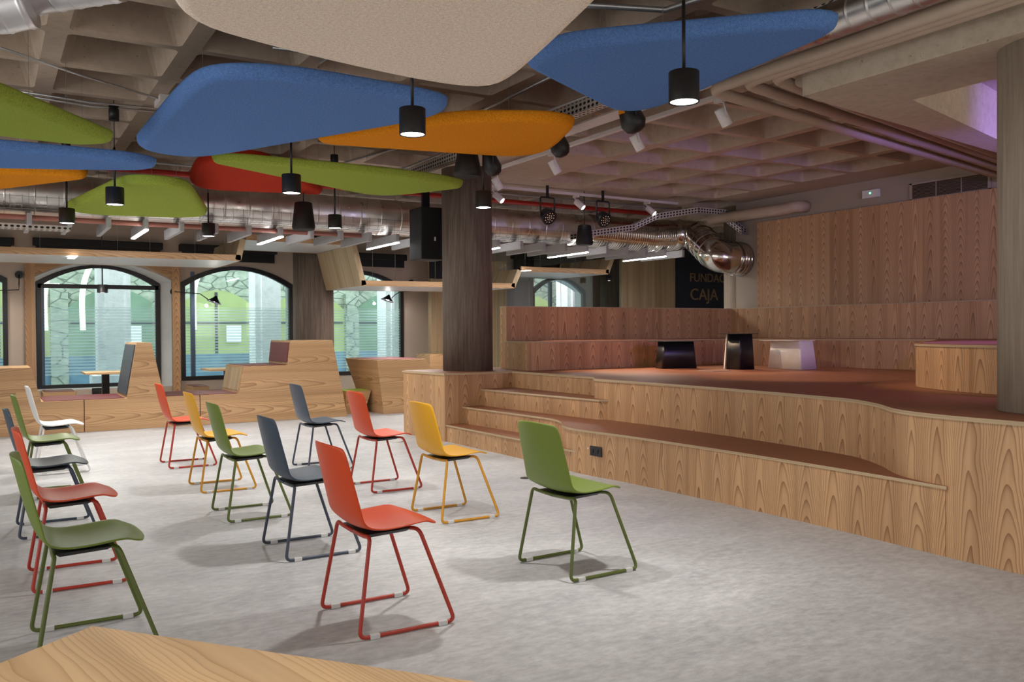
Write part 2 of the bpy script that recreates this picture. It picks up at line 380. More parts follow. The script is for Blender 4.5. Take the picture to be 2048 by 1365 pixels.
# waffle slab
GX0, DX, GY0, DY = .44, .865, 6.67-.85*13, .85
bm_ = MB()
nx0, nx1 = -7, 18; ny1 = 25
def rect_ring(o, i, z0, z1):
    (ax0, ay0, ax1, ay1), (bx0, by0, bx1, by1) = o, i
    A = [(ax0, ay0, z0), (ax1, ay0, z0), (ax1, ay1, z0), (ax0, ay1, z0)]; B = [(bx0, by0, z1), (bx1, by0, z1), (bx1, by1, z1), (bx0, by1, z1)]
    for k in range(4): j = (k+1) % 4; bm_.quad(A[k], A[j], B[j], B[k])
def cell_ring(cx, cy, hx, hy, r, z, seg=3):
    out = []
    for sx, sy, a0 in ((1, 1, 0), (-1, 1, 90), (-1, -1, 180), (1, -1, 270)):
        for i in range(seg+1):
            a = math.radians(a0+90*i/seg); out.append((cx+sx*(hx-r)+r*math.cos(a), cy+sy*(hy-r)+r*math.sin(a), z))
    return out
for ix in range(nx0, nx1):
    for iy in range(0, ny1):
        x0 = GX0+DX*ix; y0 = GY0+DY*iy; x1 = x0+DX; y1 = y0+DY; cx, cy = (x0+x1)/2, (y0+y1)/2
        solid = is_solid(cx, cy)
        if solid: bm_.quad((x0, y0, ZC), (x1, y0, ZC), (x1, y1, ZC), (x0, y1, ZC)); continue
        rw, rh = .068, .042
        O = [(x1, y1, ZC)]*4+[(x0, y1, ZC)]*4+[(x0, y0, ZC)]*4+[(x1, y0, ZC)]*4
        rings = [cell_ring(cx, cy, DX/2-rw, DY/2-rh, .05, ZC), cell_ring(cx, cy, DX/2-rw-.006, DY/2-rh-.006, .05, ZC+.02),
                 cell_ring(cx, cy, DX/2-rw-.05, DY/2-rh-.05, .09, ZC+.29), cell_ring(cx, cy, DX/2-rw-.09, DY/2-rh-.09, .09, ZC+.32)]
        cor = bm_.add([(x1, y1, ZC), (x0, y1, ZC), (x0, y0, ZC), (x1, y0, ZC)])
        R = [bm_.add(r) for r in rings]; n = 16
        for c in range(4):
            for i in range(3): bm_.face((cor[c], R[0][c*4+i+1], R[0][c*4+i]))
            j = ((c+1) % 4)
            bm_.face((cor[c], cor[j], R[0][j*4], R[0][c*4+3]))
        for k in range(3):
            for i in range(n):
                j = (i+1) % n; bm_.face((R[k][i], R[k][j], R[k+1][j], R[k+1][i]), None, False)
        bm_.face(R[3])
struct(bm_.build('ceiling', 'painted_concrete'))

YW = 16.0
def arch_wall():
    """window wall with arched openings"""
    mb = MB()
    wins = [(-1.9, .30, .49), (.62, 2.82, .40), (2.93, 4.92, .49), (5.2, 7.18, .49), (9.75, 11.72, .49)]
    spring, apex = 2.22, 2.53
    xs = -6.0; y = YW
    def archpts(a, bb, sp=spring, ap=apex, n=14): return [(a+(bb-a)*t/n, sp+(ap-sp)*(1-(2*t/n-1)**2)) for t in range(n+1)]
    for a, bb, sill in wins:
        mb.quad((xs, y, 0), (a, y, 0), (a, y, ZC), (xs, y, ZC))
        mb.quad((a, y, 0), (bb, y, 0), (bb, y, sill), (a, y, sill))
        ap = archpts(a, bb)
        for k in range(len(ap)-1): mb.quad((ap[k][0], y, ap[k][1]), (ap[k+1][0], y, ap[k+1][1]), (ap[k+1][0], y, ZC), (ap[k][0], y, ZC))
        xs = bb
    mb.quad((xs, y, 0), (16, y, 0), (16, y, ZC), (xs, y, ZC))
    # reveals, going outwards
    for a, bb, sill in wins:
        D = .44
        o = [(a, sill), (a, spring)]+archpts(a, bb)[1:-1]+[(bb, spring), (bb, sill)]
        i2 = o if a != .62 else [(.73, sill+.01), (.73, 2.19)]+archpts(.73, 2.63, 2.19, 2.50)[1:-1]+[(2.63, 2.19), (2.63, sill+.01)]   # the second window is splayed
        for k in range(len(o)):
            j = (k+1) % len(o); mb.quad((o[k][0], y, o[k][1]), (i2[k][0], y+D, i2[k][1]), (i2[j][0], y+D, i2[j][1]), (o[j][0], y, o[j][1]), mi=1)
    return struct(mb.build('wall_back', ['wall_paint', 'reveal_paint'])), wins, archpts
wb, wins, archpts = arch_wall()
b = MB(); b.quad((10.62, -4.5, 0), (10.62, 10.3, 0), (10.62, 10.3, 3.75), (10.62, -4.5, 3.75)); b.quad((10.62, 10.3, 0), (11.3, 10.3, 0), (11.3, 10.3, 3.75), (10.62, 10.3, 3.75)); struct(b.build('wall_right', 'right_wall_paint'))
b = MB(); b.quad((14.2, 9, 0), (14.2, 16.4, 0), (14.2, 16.4, 3.75), (14.2, 9, 3.75)); struct(b.build('wall_far_right', 'wall_paint'))

def window(n, a, bb, sill, yg, spring=2.22, apex=2.53, mull=(), transom=None, fw=.07, vis=True):
    w = bpy.data.objects.new('window_%d' % n, None); COL.objects.link(w); w.location = ((a+bb)/2, yg, sill); w['kind'] = 'structure'; w['_w'] = tuple(w.location)
    inner = [(a, sill), (bb, sill)]+archpts(a, bb, spring, apex)[::-1]
    cx, cz = (a+bb)/2, (sill+apex)/2
    mb = MB(); N = len(inner); A = []; B = []
    for (x, z) in inner:
        ix = x-(fw if x > cx+.01 else -fw if x < cx-.01 else 0)*(1 if abs(x-cx) > (bb-a)/2-.02 else abs(x-cx)/((bb-a)/2)); iz = z+fw if z < sill+.01 else z-fw
        A.append((x, z)); B.append((ix, iz))
    for k in range(N):
        j = (k+1) % N
        pts = [(A[k][0], yg-.05, A[k][1]), (A[j][0], yg-.05, A[j][1]), (B[j][0], yg-.05, B[j][1]), (B[k][0], yg-.05, B[k][1]),
               (A[k][0], yg+.04, A[k][1]), (A[j][0], yg+.04, A[j][1]), (B[j][0], yg+.04, B[j][1]), (B[k][0], yg+.04, B[k][1])]
        mb.hexa(pts)
    mb.build('window_frame', 'frame_black', w)
    g = MB(); i = g.add([(x, yg, z) for x, z in B]); g.face(i); g.build('glass', 'window_glass' if vis else 'clear_glass', w)
    for mx in mull:
        m = MB(); m.box((mx-.035, yg-.045, sill+fw), (mx+.035, yg+.03, apex-.12)); m.build('mullion', 'blue_mullion', w)
    if transom:
        m = MB(); m.box((a+.02, yg-.05, transom-.035), (bb-.02, yg+.03, transom+.035)); m.build('transom', 'frame_black', w)
    return w
window(1, -1.9, .30, .49, YW+.03)
window(2, .72, 2.64, .40, YW+.40, 2.21, 2.52, mull=(.80,), transom=2.13)
window(3, 2.93, 4.92, .49, YW+.03, mull=(3.13,))
window(4, 5.2, 7.18, .49, YW+.03, mull=(5.4,))
window(5, 10.25, 11.70, .49, YW+.03, mull=(10.75,), vis=False)
# wooden lining around the deep second window
t = thing('window_surround', 'wooden surround framing the deep white-lined second window from left', 'window surround', (1.6, YW-.08, 0))
m = MB(); m.box((.54, YW-.14, 0), (.68, YW-.02, 2.66)); m.build('post', 'wood_vertical', t)
m = MB(); m.box((2.77, YW-.14, 0), (2.89, YW-.02, 2.66)); m.build('post', 'wood_vertical', t)
m = MB(); ap = archpts(.68, 2.77, 2.26, 2.58)
for k in range(len(ap)-1):
    m.hexa([(ap[k][0], YW-.14, ap[k][1]), (ap[k+1][0], YW-.14, ap[k+1][1]), (ap[k+1][0], YW-.02, ap[k+1][1]), (ap[k][0], YW-.02, ap[k][1]),
            (ap[k][0], YW-.14, 2.66), (ap[k+1][0], YW-.14, 2.66), (ap[k+1][0], YW-.02, 2.66), (ap[k][0], YW-.02, 2.66)])
m.build('arched_header', 'wood_horizontal', t)
t = thing('window_surround', 'wooden post and header beside the far arched window seen past the column', 'window surround', (9.9, YW-.08, 0))
m = MB(); m.box((10.02, YW-.16, 0), (10.2, YW-.02, 2.62)); m.build('post', 'wood_vertical', t)
m = MB(); m.box((10.2, YW-.16, 2.5), (11.6, YW-.02, 2.62)); m.build('header', 'wood_horizontal', t)

# ------------------------------------------------------------------ street outside
b = MB(); b.quad((-8, 16.5, .2), (18, 16.5, .2), (18, 24, .2), (-8, 24, .2)); o = struct(b.build('street_ground', 'street_paving'))
t = thing('stone_building', 'rubble stone building across the street with green lit arches seen through the windows', 'building', (5, 21.5, .2))
m = MB(); m.box((-8, 21.6, .2), (18, 22.2, 5.5)); m.build('wall', 'rubble_stone', t)
for k in range(9):
    x0 = -5.2+k*2.25; ap = archpts(x0, x0+1.9, 1.9, 2.35)
    m = MB(); m.extrudeY([(x0, .25), (x0+1.9, .25)]+ap[::-1], 21.45, 21.62); m.build('shop_window', 'shop_green' if k % 3 else 'shop_teal', t)
    m = MB(); m.box((x0+1.9, 21.3, .2), (x0+2.25, 21.6, 2.3)); m.build('pier', 'rubble_stone', t)
    m = MB(); m.box((x0, 21.38, .2), (x0+1.9, 21.5, .82)); m.build('shop_base', 'street_paving', t)
    m = MB(); m.box((x0+.9, 21.40, .82), (x0+.96, 21.5, 2.3)); m.box((x0+.05, 21.40, 1.55), (x0+1.85, 21.5, 1.6)); m.build('shop_frame', 'street_dark', t)
    m = MB(); m.box((x0+1.15, 21.36, 1.1), (x0+1.5, 21.42, 1.5)); m.build('poster', 'stone_white', t)
for k, (x, w_) in enumerate([(P(196, 650, Y=17.6).x, .56), (P(511, 650, Y=17.6).x, .52), (P(772, 650, Y=17.6).x, .40), (-1.2, .5), (P(1135, 600, Y=17.6).x, .6)]):
    t = tag(MB().box((x, 17.6, .2), (x+w_, 18.1, 5)).box((x-.1, 17.5, .2), (x+w_+.1, 18.2, .55)).box((x+.12, 17.55, .7), (x+w_-.12, 17.62, 4.9)).build('stone_pilaster', 'stone_white'),
            ['white stone pilaster outside the second window behind the slate bench fin', 'white stone pilaster outside the third window left of the dark column', 'narrow white stone pilaster outside the window right of the dark column',
             'white stone pilaster outside the leftmost window', 'white stone pilaster outside the far window past the column'][k], 'pilaster')
for k, (x, yy) in enumerate([(1.05, 20.2), (1.75, 20.2), (4.0, 20.2), (7.0, 20.2)]):
    pts = smooth_path([(x+1.3, 21.6, 3.45), (x+1.2, yy-.4, 3.4), (x+.9, yy-1.2, 3.3), (x+.5, yy-.5, 3.15), (x+.15, yy, 2.75), (x, yy+.1, 2.2), (x, yy+.1, 1.4)], 6)
    o = MB().tube(pts, .055, 8).build('reflection_strip', 'reflection_glow')  # glowing tube standing in for a reflection in the window glass
    tag(o, 'curved glowing strip imitating a light reflection in the ' + ['second window, left one', 'second window, right one', 'third window', 'window right of the dark column'][k], 'light')

# ------------------------------------------------------------------ concrete columns
def column(cx, cy, z0, z1, r, mat, label):
    m = MB(); seg = 48; prof = [(r, z0), (r, z1)]
    m.lathe(prof, (cx, cy, 0), seg=seg); o = m.build('concrete_column', mat, orig=(cx, cy, z0)); return tag(o, label, 'column')
def outward(p, r):
    d = Vector((p.x, p.y, 0)).normalized(); return Vector((p.x, p.y, 0))+d*r
cA = outward(P(936, 743, z=.82), .32); column(cA.x, cA.y, .822, ZC, .322, 'column_dark', 'dark board-marked round concrete column standing on the corner of the wooden stage')
cB = outward(P(2122, 834, z=.82), .33); column(cB.x, cB.y, .822, 3.16, .33, 'column_light', 'pale grey concrete column at the right edge, standing on the stage')
column(P(628, 700, Y=14.75).x, 14.75, 0, ZC, .345, 'column_dark', 'dark concrete column between windows behind the tall wooden bench end')
column(11.9, 15.1, 0, ZC, .36, 'column_dark', 'dark concrete column behind the glass partition, left of the pale wood panel')
column(10.98, 10.6, 0, ZC, .24, 'column_light', 'narrow rough concrete column between the dark sign and the beige wall')

# ------------------------------------------------------------------ capital beam around the right column
t = thing('concrete_beam', 'rough pale concrete beam and slab dropping from the ceiling at top right', 'beam', (6.5, 3.5, 2.98))
zb = 2.98; T = P(1605, 193, z=zb); q1 = P(1995, 300, z=zb); q2 = P(1760, -20, z=zb)
m = MB(); x0, y0 = T.x, T.y
k1 = P(1825, 200, z=zb); k2 = P(1990, 277, z=zb); k3 = P(1990, 305, z=zb)
m.prism([(x0, -1.5), (k1.x, -1.5), (k1.x, k1.y), (x0+.02, y0)]+[(x0, y0)], zb, ZC, arc=True); m.build('beam', 'raw_concrete', t)
m = MB(); m.prism([(x0+.02, y0), (k1.x, k1.y), (k2.x, k2.y), (10.5, k2.y+(10.5-k2.x)*.1), (10.5, k3.y+(10.5-k3.x)*.1), (k3.x, k3.y)], zb+.001, ZC, arc=True); m.build('beam', 'raw_concrete', t)
m = MB(); m.prism([(k1.x, -1.5), (10.5, -1.5), (10.5, k2.y), (k1.x, k1.y)], ZC-.06, ZC+.02); m.build('slab', 'raw_concrete', t)

# ------------------------------------------------------------------ stage
def curve_xy(pts, n=6): return [(p.x, p.y) for p in smooth_path([(x, y, 0) for x, y in pts], n)]
pz = lambda x, y, z: (lambda q: (q.x, q.y))(P(x, y, z=z))
deck_front = [(5.63, 9.25), (5.63, 8.5), (5.62, 7.75)]+curve_xy([(5.62, 7.75), (5.58, 7.45), (5.42, 7.25), (5.39, 7.0), (5.42, 6.4), (5.42, 5.6), (5.38, 4.9), (5.33, 4.4), (5.27, 4.0), (5.08, 3.65), (4.84, 3.35), (4.74, 3.1), (4.71, 2.85), (4.71, 2.5)], 5)[1:]
deck_poly = [(4.63, 10.33), (4.68, 9.25)]+deck_front+[(4.71, -1.5), (10.6, -1.5), (10.6, 10.33)]
stage = thing('stage', 'large curved wooden stage with veneer risers and rust-brown top', 'stage', (6.5, 5, 0))
m = MB(); m.prism(deck_poly, 0, .795, arc=True, cap=False); m.build('riser', 'wood_vertical', stage)
def inset_poly(poly, d):
    out = []; n = len(poly)
    for k in range(n):
        a, b_, c = Vector(poly[k-1]), Vector(poly[k]), Vector(poly[(k+1) % n]); e1 = (b_-a).normalized(); e2 = (c-b_).normalized()
        nn = (Vector((-e1.y, e1.x))+Vector((-e2.y, e2.x))); nn = nn.normalized() if nn.length > 1e-6 else Vector((-e1.y, e1.x)); 
        cs = max(.35, nn.dot(Vector((-e1.y, e1.x)))); out.append(tuple(b_+nn*d/cs))
    return out
def slab(poly, z0, z1, parent, name, over=.012):
    # plywood edge with linoleum top, poly is CCW
    o = inset_poly(poly, -over)
    m = MB(); m.prism(o, z0, z1, arc=True, mtop=1); return m.build(name, ['wood_ply', 'linoleum'], parent)
def ccw(poly):
    s = sum(poly[k-1][0]*poly[k][1]-poly[k][0]*poly[k-1][1] for k in range(len(poly)))
    return poly if s > 0 else poly[::-1]
slab(ccw(deck_poly), .795, .82, stage, 'deck')
step3 = ccw([(5.18, 9.248), (5.22, 8.4), (5.28, 7.6), (5.33, 7.05), (5.44, 6.95), (5.66, 7.4), (5.70, 9.248)])
step2 = ccw([(4.93, 9.248)]+curve_xy([(4.95, 8.9), (4.98, 8.2), (5.01, 7.6), (4.99, 7.35), (4.90, 7.1), (4.74, 6.85), (4.67, 6.6), (4.68, 6.3), (4.73, 5.8), (4.76, 5.0), (4.76, 4.0), (4.74, 3.4), (4.71, 2.95)], 4)+[(4.85, 3.0), (5.3, 3.8), (5.50, 4.6), (5.55, 6), (5.5, 7.2), (5.70, 7.8), (5.70, 9.248)])
step1 = ccw([(4.70, 9.248), (4.71, 8.2), (4.71, 7.2), (4.67, 6.75), (4.68, 6.45), (4.80, 6.4), (5.1, 7.2), (5.15, 9.248)])
for nm, poly, z in (('step', step1, .205), ('step', step2, .41), ('step', step3, .615)):
    m = MB(); m.prism(poly, 0, z-.02, arc=True, cap=False); r = m.build('step_riser', 'wood_vertical', stage)
    slab(poly, z-.02, z, stage, 'step_tread', .01)
# seating tiers on the stage
tier = thing('tiered_bench', 'two-tier wooden seating running along the back and right of the stage', 'bench', (8, 8, .82))
# bench body: L shaped ring in front of the two walls
front = [(5.90, 9.89), (5.77, 9.12)]+[(5.85, 9.12), (9.05, 9.04)]+curve_xy([(9.05, 9.04), (9.16, 8.9), (9.21, 8.49), (9.30, 7.8), (9.37, 7.2), (9.44, 6.4), (9.40, 6.0)], 4)[1:]+curve_xy([(9.0, 5.72), (8.2, 5.3), (7.3, 4.78), (6.95, 4.62), (6.74, 4.46), (6.60, 4.2), (6.48, 3.95), (6.42, 3.6), (6.42, 3.2)], 4)+[(6.42, -1.4), (10.09, -1.4), (10.09, 9.89)]
front = ccw(front)
m = MB(); m.prism(front, .822, 1.17, arc=True, cap=False); m.build('seat_riser', 'wood_vertical', tier)
slab(front, 1.17, 1.19, tier, 'seat_top', .008)
pv = ccw(curve_xy([(7.3, 4.70), (6.97, 4.56), (6.78, 4.42), (6.64, 4.18), (6.53, 3.92), (6.47, 3.6), (6.47, 3.2)], 4)+[(6.47, 1), (8.2, 1), (8.2, 4.9)])
m = MB(); m.prism(pv, 1.191, 1.199); m.build('seat_pad', 'purple_lit_vinyl', tier)
up = ccw([(5.94, 9.9), (10.1, 9.9), (10.1, -1.45), (10.6, -1.45), (10.6, 10.10), (5.96, 10.10)])
m = MB(); m.prism(up, .822, 1.64, arc=True, cap=False); m.build('back_riser', 'wood_vertical', tier)
slab(up, 1.64, 1.655, tier, 'back_top', .004)
o = MB().box((10.56, -1.4, 1.662), (10.61, P(1514, 446, X=10.56).y, 3.03)).build('wood_wall_panel', 'wood_vertical', bevel=.003)
tag(o, 'tall wood veneer panel on the right wall above the seating tiers', 'wall panel')
# round-cornered small tables on the stage
def small_table(cx, cy, bx, by, hgt, tx, ty, ox, oy, mat, label, rz=0, topmat=None):
    t = thing('side_table', label, 'table', (cx, cy, .822), 'low metal side tables on the stage')
    R = Matrix.Rotation(rz, 3, 'Z')
    def rr(hx, hy, r, z, n=4, dx=0, dy=0):
        out = []
        for sx, sy, a0 in ((1, 1, 0), (-1, 1, 90), (-1, -1, 180), (1, -1, 270)):
            for i in range(n+1):
                a = math.radians(a0+90*i/n); v = R @ Vector((sx*(hx-r)+r*math.cos(a)+dx, sy*(hy-r)+r*math.sin(a)+dy, z)); out.append((cx+v.x, cy+v.y, .822+z))
        return out
    m = MB(); A = m.add(rr(bx/2, by/2, .02, 0.0)); B = m.add(rr(bx/2*.86, by/2*.86, .02, hgt-.008)); n = len(A)
    for i in range(n): m.face((A[i], A[(i+1) % n], B[(i+1) % n], B[i]), None, True)
    m.face(A[::-1]); m.face(B); o = m.build('pedestal', mat, t)
    m = MB(); A = m.add(rr(tx/2, ty/2, .04, hgt-.006, dx=ox, dy=oy)); B = m.add(rr(tx/2, ty/2, .04, hgt, dx=ox, dy=oy)); n = len(A)
    for i in range(n): m.face((A[i], A[(i+1) % n], B[(i+1) % n], B[i]))
    m.face(A[::-1]); m.face(B); m.build('table_top', topmat or mat, t)
    if hgt > .4:
        m = MB(); m.hexa([(cx-.13, cy+.14, .822), (cx-.11, cy+.14, .822), (cx-.08, cy+.19, .822), (cx-.10, cy+.19, .822), (cx-.11, cy+.12, .822+hgt-.007), (cx-.09, cy+.12, .822+hgt-.007), (cx-.07, cy+.15, .822+hgt-.007), (cx-.09, cy+.15, .822+hgt-.007)]); m.build('leg', 'white_metal', t)  # white stands for light caught on the black table's inner leg face
    return t
q = P(1355, 738, z=.82)+Vector((.10, .14, 0)); small_table(q.x, q.y, .50, .22, .355, .58, .46, .0, .0, 'black_metal', 'low wide black metal side table, leftmost on the stage', math.radians(-16))
q = P(1481, 740, z=.82)+Vector((.10, .10, 0)); small_table(q.x, q.y, .26, .25, .447, .40, .36, -.02, .02, 'black_metal', 'tallest of the three stage tables, black narrow foot and thin top', 0)
q = P(1583, 739, z=.82)+Vector((.12, .10, 0)); small_table(q.x, q.y, .26, .62, .36, .42, .60, -.06, .02, 'white_metal', 'low wide white metal side table, rightmost on the stage', math.radians(-8))
t = thing('floor_box', 'closed square floor box lid on the stage between the two black tables', 'floor box', tuple(P(1422, 742, z=.822)))
q = P(1428, 742, z=.822); m = MB(); m.box((q.x-.13, q.y-.11, .822), (q.x+.13, q.y+.11, .826)); m.build('lid', 'linoleum', t); m = MB()
for a_, b_ in (((-.15, -.13), (.15, -.11)), ((-.15, .11), (.15, .13)), ((-.15, -.11), (-.13, .11)), ((.13, -.11), (.15, .11))): m.box((q.x+a_[0], q.y+a_[1], .822), (q.x+b_[0], q.y+b_[1], .827))
m.build('rim', 'galvanised', t)
q = P(793, 884, z=0); t = thing('floor_box', 'small round metal floor outlet on the grey floor before the stage block', 'floor box', (q.x, q.y, 0))
m = MB(); m.lathe([(.085, 0), (.085, .004), (.06, .006)], q, seg=24); m.build('rim', 'galvanised', t); m = MB(); m.lathe([(.055, .006), (.055, .009)], q, seg=24); m.build('lid', 'floor_vinyl', t)
q = P(1051, 957, z=0); t = tag(MB().lathe([(.05, 0), (.05, .004), (.03, .007)], q, seg=20).build('floor_outlet', 'black_plastic', orig=q), 'tiny dark floor cap half hidden behind the rightmost green chair', 'floor outlet')
# socket on the stage front
a = P(1173, 889, X=4.70); c = P(1206, 915, X=4.70)
t = thing('wall_socket', 'black triple socket plate on the lower riser of the stage', 'socket', (4.68, (a.y+c.y)/2, .3))
zs = ((a.z+c.z)/2); y_a, y_b = a.y, c.y
sx = 4.712-.035
m = MB(); m.box((sx, y_b, zs-.045), (sx+.012, y_a, zs+.045)); m.build('plate', 'black_plastic', t, bevel=.003)
for k in range(2):
    yy = y_b+(.055 if k == 0 else .125)*(y_a-y_b)/.24; m = MB(); m.lathe([(.021, 0), (.021, .003), (.014, .003)], (sx-.001, yy, zs), (-1, 0, 0), 20, capa=False); m.build('outlet', 'black_matt', t)
m = MB(); m.box((sx-.003, y_a-.065, zs+.008), (sx, y_a-.048, zs+.024)); m.build('indicator', 'white_paint', t)

# ------------------------------------------------------------------ chairs
def chair(color, loc, label, rz=0):
    t = thing('chair', label, 'chair', loc, 'sled chairs set out in rows'); t['_w'] = (0, 0, 0)
    prof = [(-.078, .832, .170), (-.072, .815, .192), (-.060, .76, .200), (-.042, .68, .206), (-.022, .60, .211), (-.002, .535, .215), (.018, .490, .218), (.045, .460, .221), (.085, .443, .224), (.14, .438, .227),
            (.21, .442, .229), (.28, .450, .228), (.34, .455, .222), (.385, .452, .210), (.415, .444, .185), (.425, .439, .16)]
    m = MB(); NT = 13; rows = []
    for i, (x, z, hw) in enumerate(prof):
        s_ = max(0, min(1, (.46-x-.38)/.2)) if False else (1 if z > .55 else max(0, (z-.44)/.11)) if i < 9 else 0
        row = []
        for j in range(NT):
            u = -1+2*j/(NT-1); cur = u*u
            dx = .035*cur*s_; dz = .020*cur*(1-s_) * (1 if i < 13 else .3)
            if i <= 1: dz -= .010*cur
            row.append((x+dx+(-.02*cur if i >= 13 else 0), u*hw, z+dz))
        rows.append(m.add(row))
    for i in range(len(rows)-1):
        for j in range(NT-1): m.face((rows[i][j], rows[i][j+1], rows[i+1][j+1], rows[i+1][j]), None, True)
    m.build('seat_shell', 'shell_'+color, t, subsurf=1, solid=.010, orig=(0, 0, 0))
    for sgn in (-1, 1):
        y1, y0 = .195*sgn, .245*sgn
        pts = fillet([(.07, 0, .4195-.004), (.066, y1*.72, .421), (.068, y1*1.03, .428), (-.002, y0, .011), (.455, y0, .011), (.305, y1, .436), (.275, y1*.5, .428), (.275, 0, .428)], .035, 6)
        m = MB(); m.tube(pts, .0092, 10); m.build('sled_frame', 'frame_'+color, t, orig=(0, 0, 0))
        for gx in (.045, .37):
            m = MB(); m.box((gx, y0-.013, 0), (gx+.045, y0+.013, .0225)); m.build('glide', 'glide', t, orig=(0, 0, 0), bevel=.004)
    m = MB(); A = [(.07, -.15, .428), (.30, -.15, .434), (.30, .15, .434), (.07, .15, .428)]; m.hexa([(.09, -.13, .408), (.27, -.13, .416), (.27, .13, .416), (.09, .13, .408)]+A); m.build('seat_pan', 'black_plastic', t, orig=(0, 0, 0), bevel=.004)
    t.rotation_euler = (0, 0, rz); return t
CH = [('red', 1.345, 3.72, 'red chair nearest the camera in the middle of the floor', 0),
      ('green', 2.585, 3.93, 'green chair standing alone at right, closest to the stage', .03),
      ('yellow', 2.645, 5.53, 'yellow chair just left of the stage steps', 0),
      ('red', 2.67, 6.85, 'red chair between the yellow chair and the rear slate one', .0),
      ('slate', 2.575, 8.18, 'dark slate chair farthest back in the right-hand column of chairs', 0),
      ('red', 1.50, 9.13, 'red chair farthest back in the middle column, before the bench gap', 0),
      ('yellow', 1.49, 7.62, 'yellow chair in the middle column between red and green chairs', 0),
      ('green', 1.415, 6.37, 'green chair in the middle column behind the slate chair', 0),
      ('slate', 1.455, 5.14, 'slate blue chair directly behind the nearest red chair', 0),
      ('green', .155, 4.10, 'green chair at the left front, partly hidden by the foreground table', 0),
      ('red', .185, 5.23, 'red chair in the left column just behind the front green chair', 0),
      ('slate', .165, 6.60, 'slate blue chair in the left column between red and green ones', 0),
      ('green', .24, 8.10, 'green chair in the left column between slate and white chairs', 0),
      ('white', .385, 9.42, 'white chair farthest back in the left column', 0)]
protos = {}
for c, x, y, lab, rz in CH:
    if c not in protos: protos[c] = chair(c, (x, y, 0), lab, rz)
    else:
        t = copy_tree(protos[c]); t.location = (x, y, 0); t['label'] = lab; t.rotation_euler = (0, 0, rz)
q = P(697, 790, z=0); q = P(712, 770, Y=14.6)
t = copy_tree(protos['slate']); t.location = (4.82, 14.95, 0); t.rotation_euler = (0, 0, 1.1); t['label'] = 'dark chair half hidden between the tall bench end and the far wooden block'; t['group'] = 'chairs by the windows'

# ------------------------------------------------------------------ bench wall by the windows
YB, YB2 = 12.92, 13.98
def xz(px, py, Y=YB): q = P(px, py, Y=Y); return (q.x, max(0, q.z))
t = thing('booth_bench', 'long wooden booth bench with angled ends, seats and fins along the windows', 'bench', (2, YB, 0))
zt = .43
out = [(-1.6, 0), (-1.6, .885), (.50, .885), (.66, zt), (1.63, zt), (1.80, 1.195), (2.10, 1.195), (2.26, zt), (3.12, zt), (3.22, .83), (3.90, .83), (3.95, 1.20), (4.69, 1.20), (4.90, 0)]
def clampz(px, py): return xz(px, py)
out[2] = (xz(62, 739)[0], .885); out[3] = (xz(83, 808)[0], zt); out[4] = (xz(254, 802)[0], zt); out[5] = (xz(273, 685)[0], 1.195); out[6] = (xz(303, 685)[0], 1.195); out[7] = (xz(329, 797)[0], zt)
out[8] = (xz(478, 790)[0], zt); out[9] = (xz(487, 729)[0], .83); out[10] = (xz(576, 725)[0], .83); out[11] = (xz(581, 681)[0], 1.2); out[12] = (xz(665, 680)[0], 1.2); out[13] = (xz(695, 834)[0], 0)
# split into two lengths with a joint
m = MB(); m.extrudeY([out[0], (xz(168, 850)[0], 0), (xz(168, 850)[0], zt)]+[out[3], out[2], out[1]], YB, YB2); m.build('bench_section', 'wood_horizontal', t, bevel=.004)
m = MB(); x1 = xz(169.5, 850)[0]; x2 = xz(400, 850)[0]; m.extrudeY([(x1, 0), (x2, 0), (x2, zt), out[7], out[6], out[5], out[4], (x1, zt)], YB, YB2); m.build('bench_section', 'wood_horizontal', t, bevel=.004)
x2 = xz(401.5, 850)[0]; m = MB(); m.extrudeY([(x2, 0), out[13], out[12], out[11], out[10], out[9], out[8], (x2, zt)], YB, YB2); m.build('bench_section', 'wood_horizontal', t, bevel=.004)
def pad_h(x0, x1, z, mat, nm='seat_pad'): m = MB(); m.box((x0, YB+.03, z+.001), (x1, YB2-.03, z+.008)); m.build(nm, mat, t)
pad_h(out[3][0]+.03, out[4][0]-.02, zt, 'maroon_vinyl'); pad_h(out[7][0]+.03, out[8][0]-.02, zt, 'maroon_vinyl'); pad_h(out[9][0]+.03, out[10][0]-.02, .83, 'maroon_vinyl', 'top_pad')
def pad_v(a, b_, mat, nm):
    (x0, z0), (x1, z1) = a, b_; d = Vector((x1-x0, z1-z0)).normalized(); n = Vector((-d.y, d.x))
    p0 = Vector((x0, z0))+d*.04; p1 = Vector((x1, z1))-d*.03; m = MB()
    o_ = [p0+n*.001, p1+n*.001, p1+n*.014, p0+n*.014]; m.extrudeY([(v.x, v.y) for v in o_], YB+.05, YB2-.05); m.build(nm, mat, t)
pad_v(out[4], out[5], 'slate_vinyl', 'back_pad'); pad_v(out[10], out[11], 'maroon_vinyl', 'back_pad'); pad_v(out[8], out[9], 'wood_pale', 'end_panel')
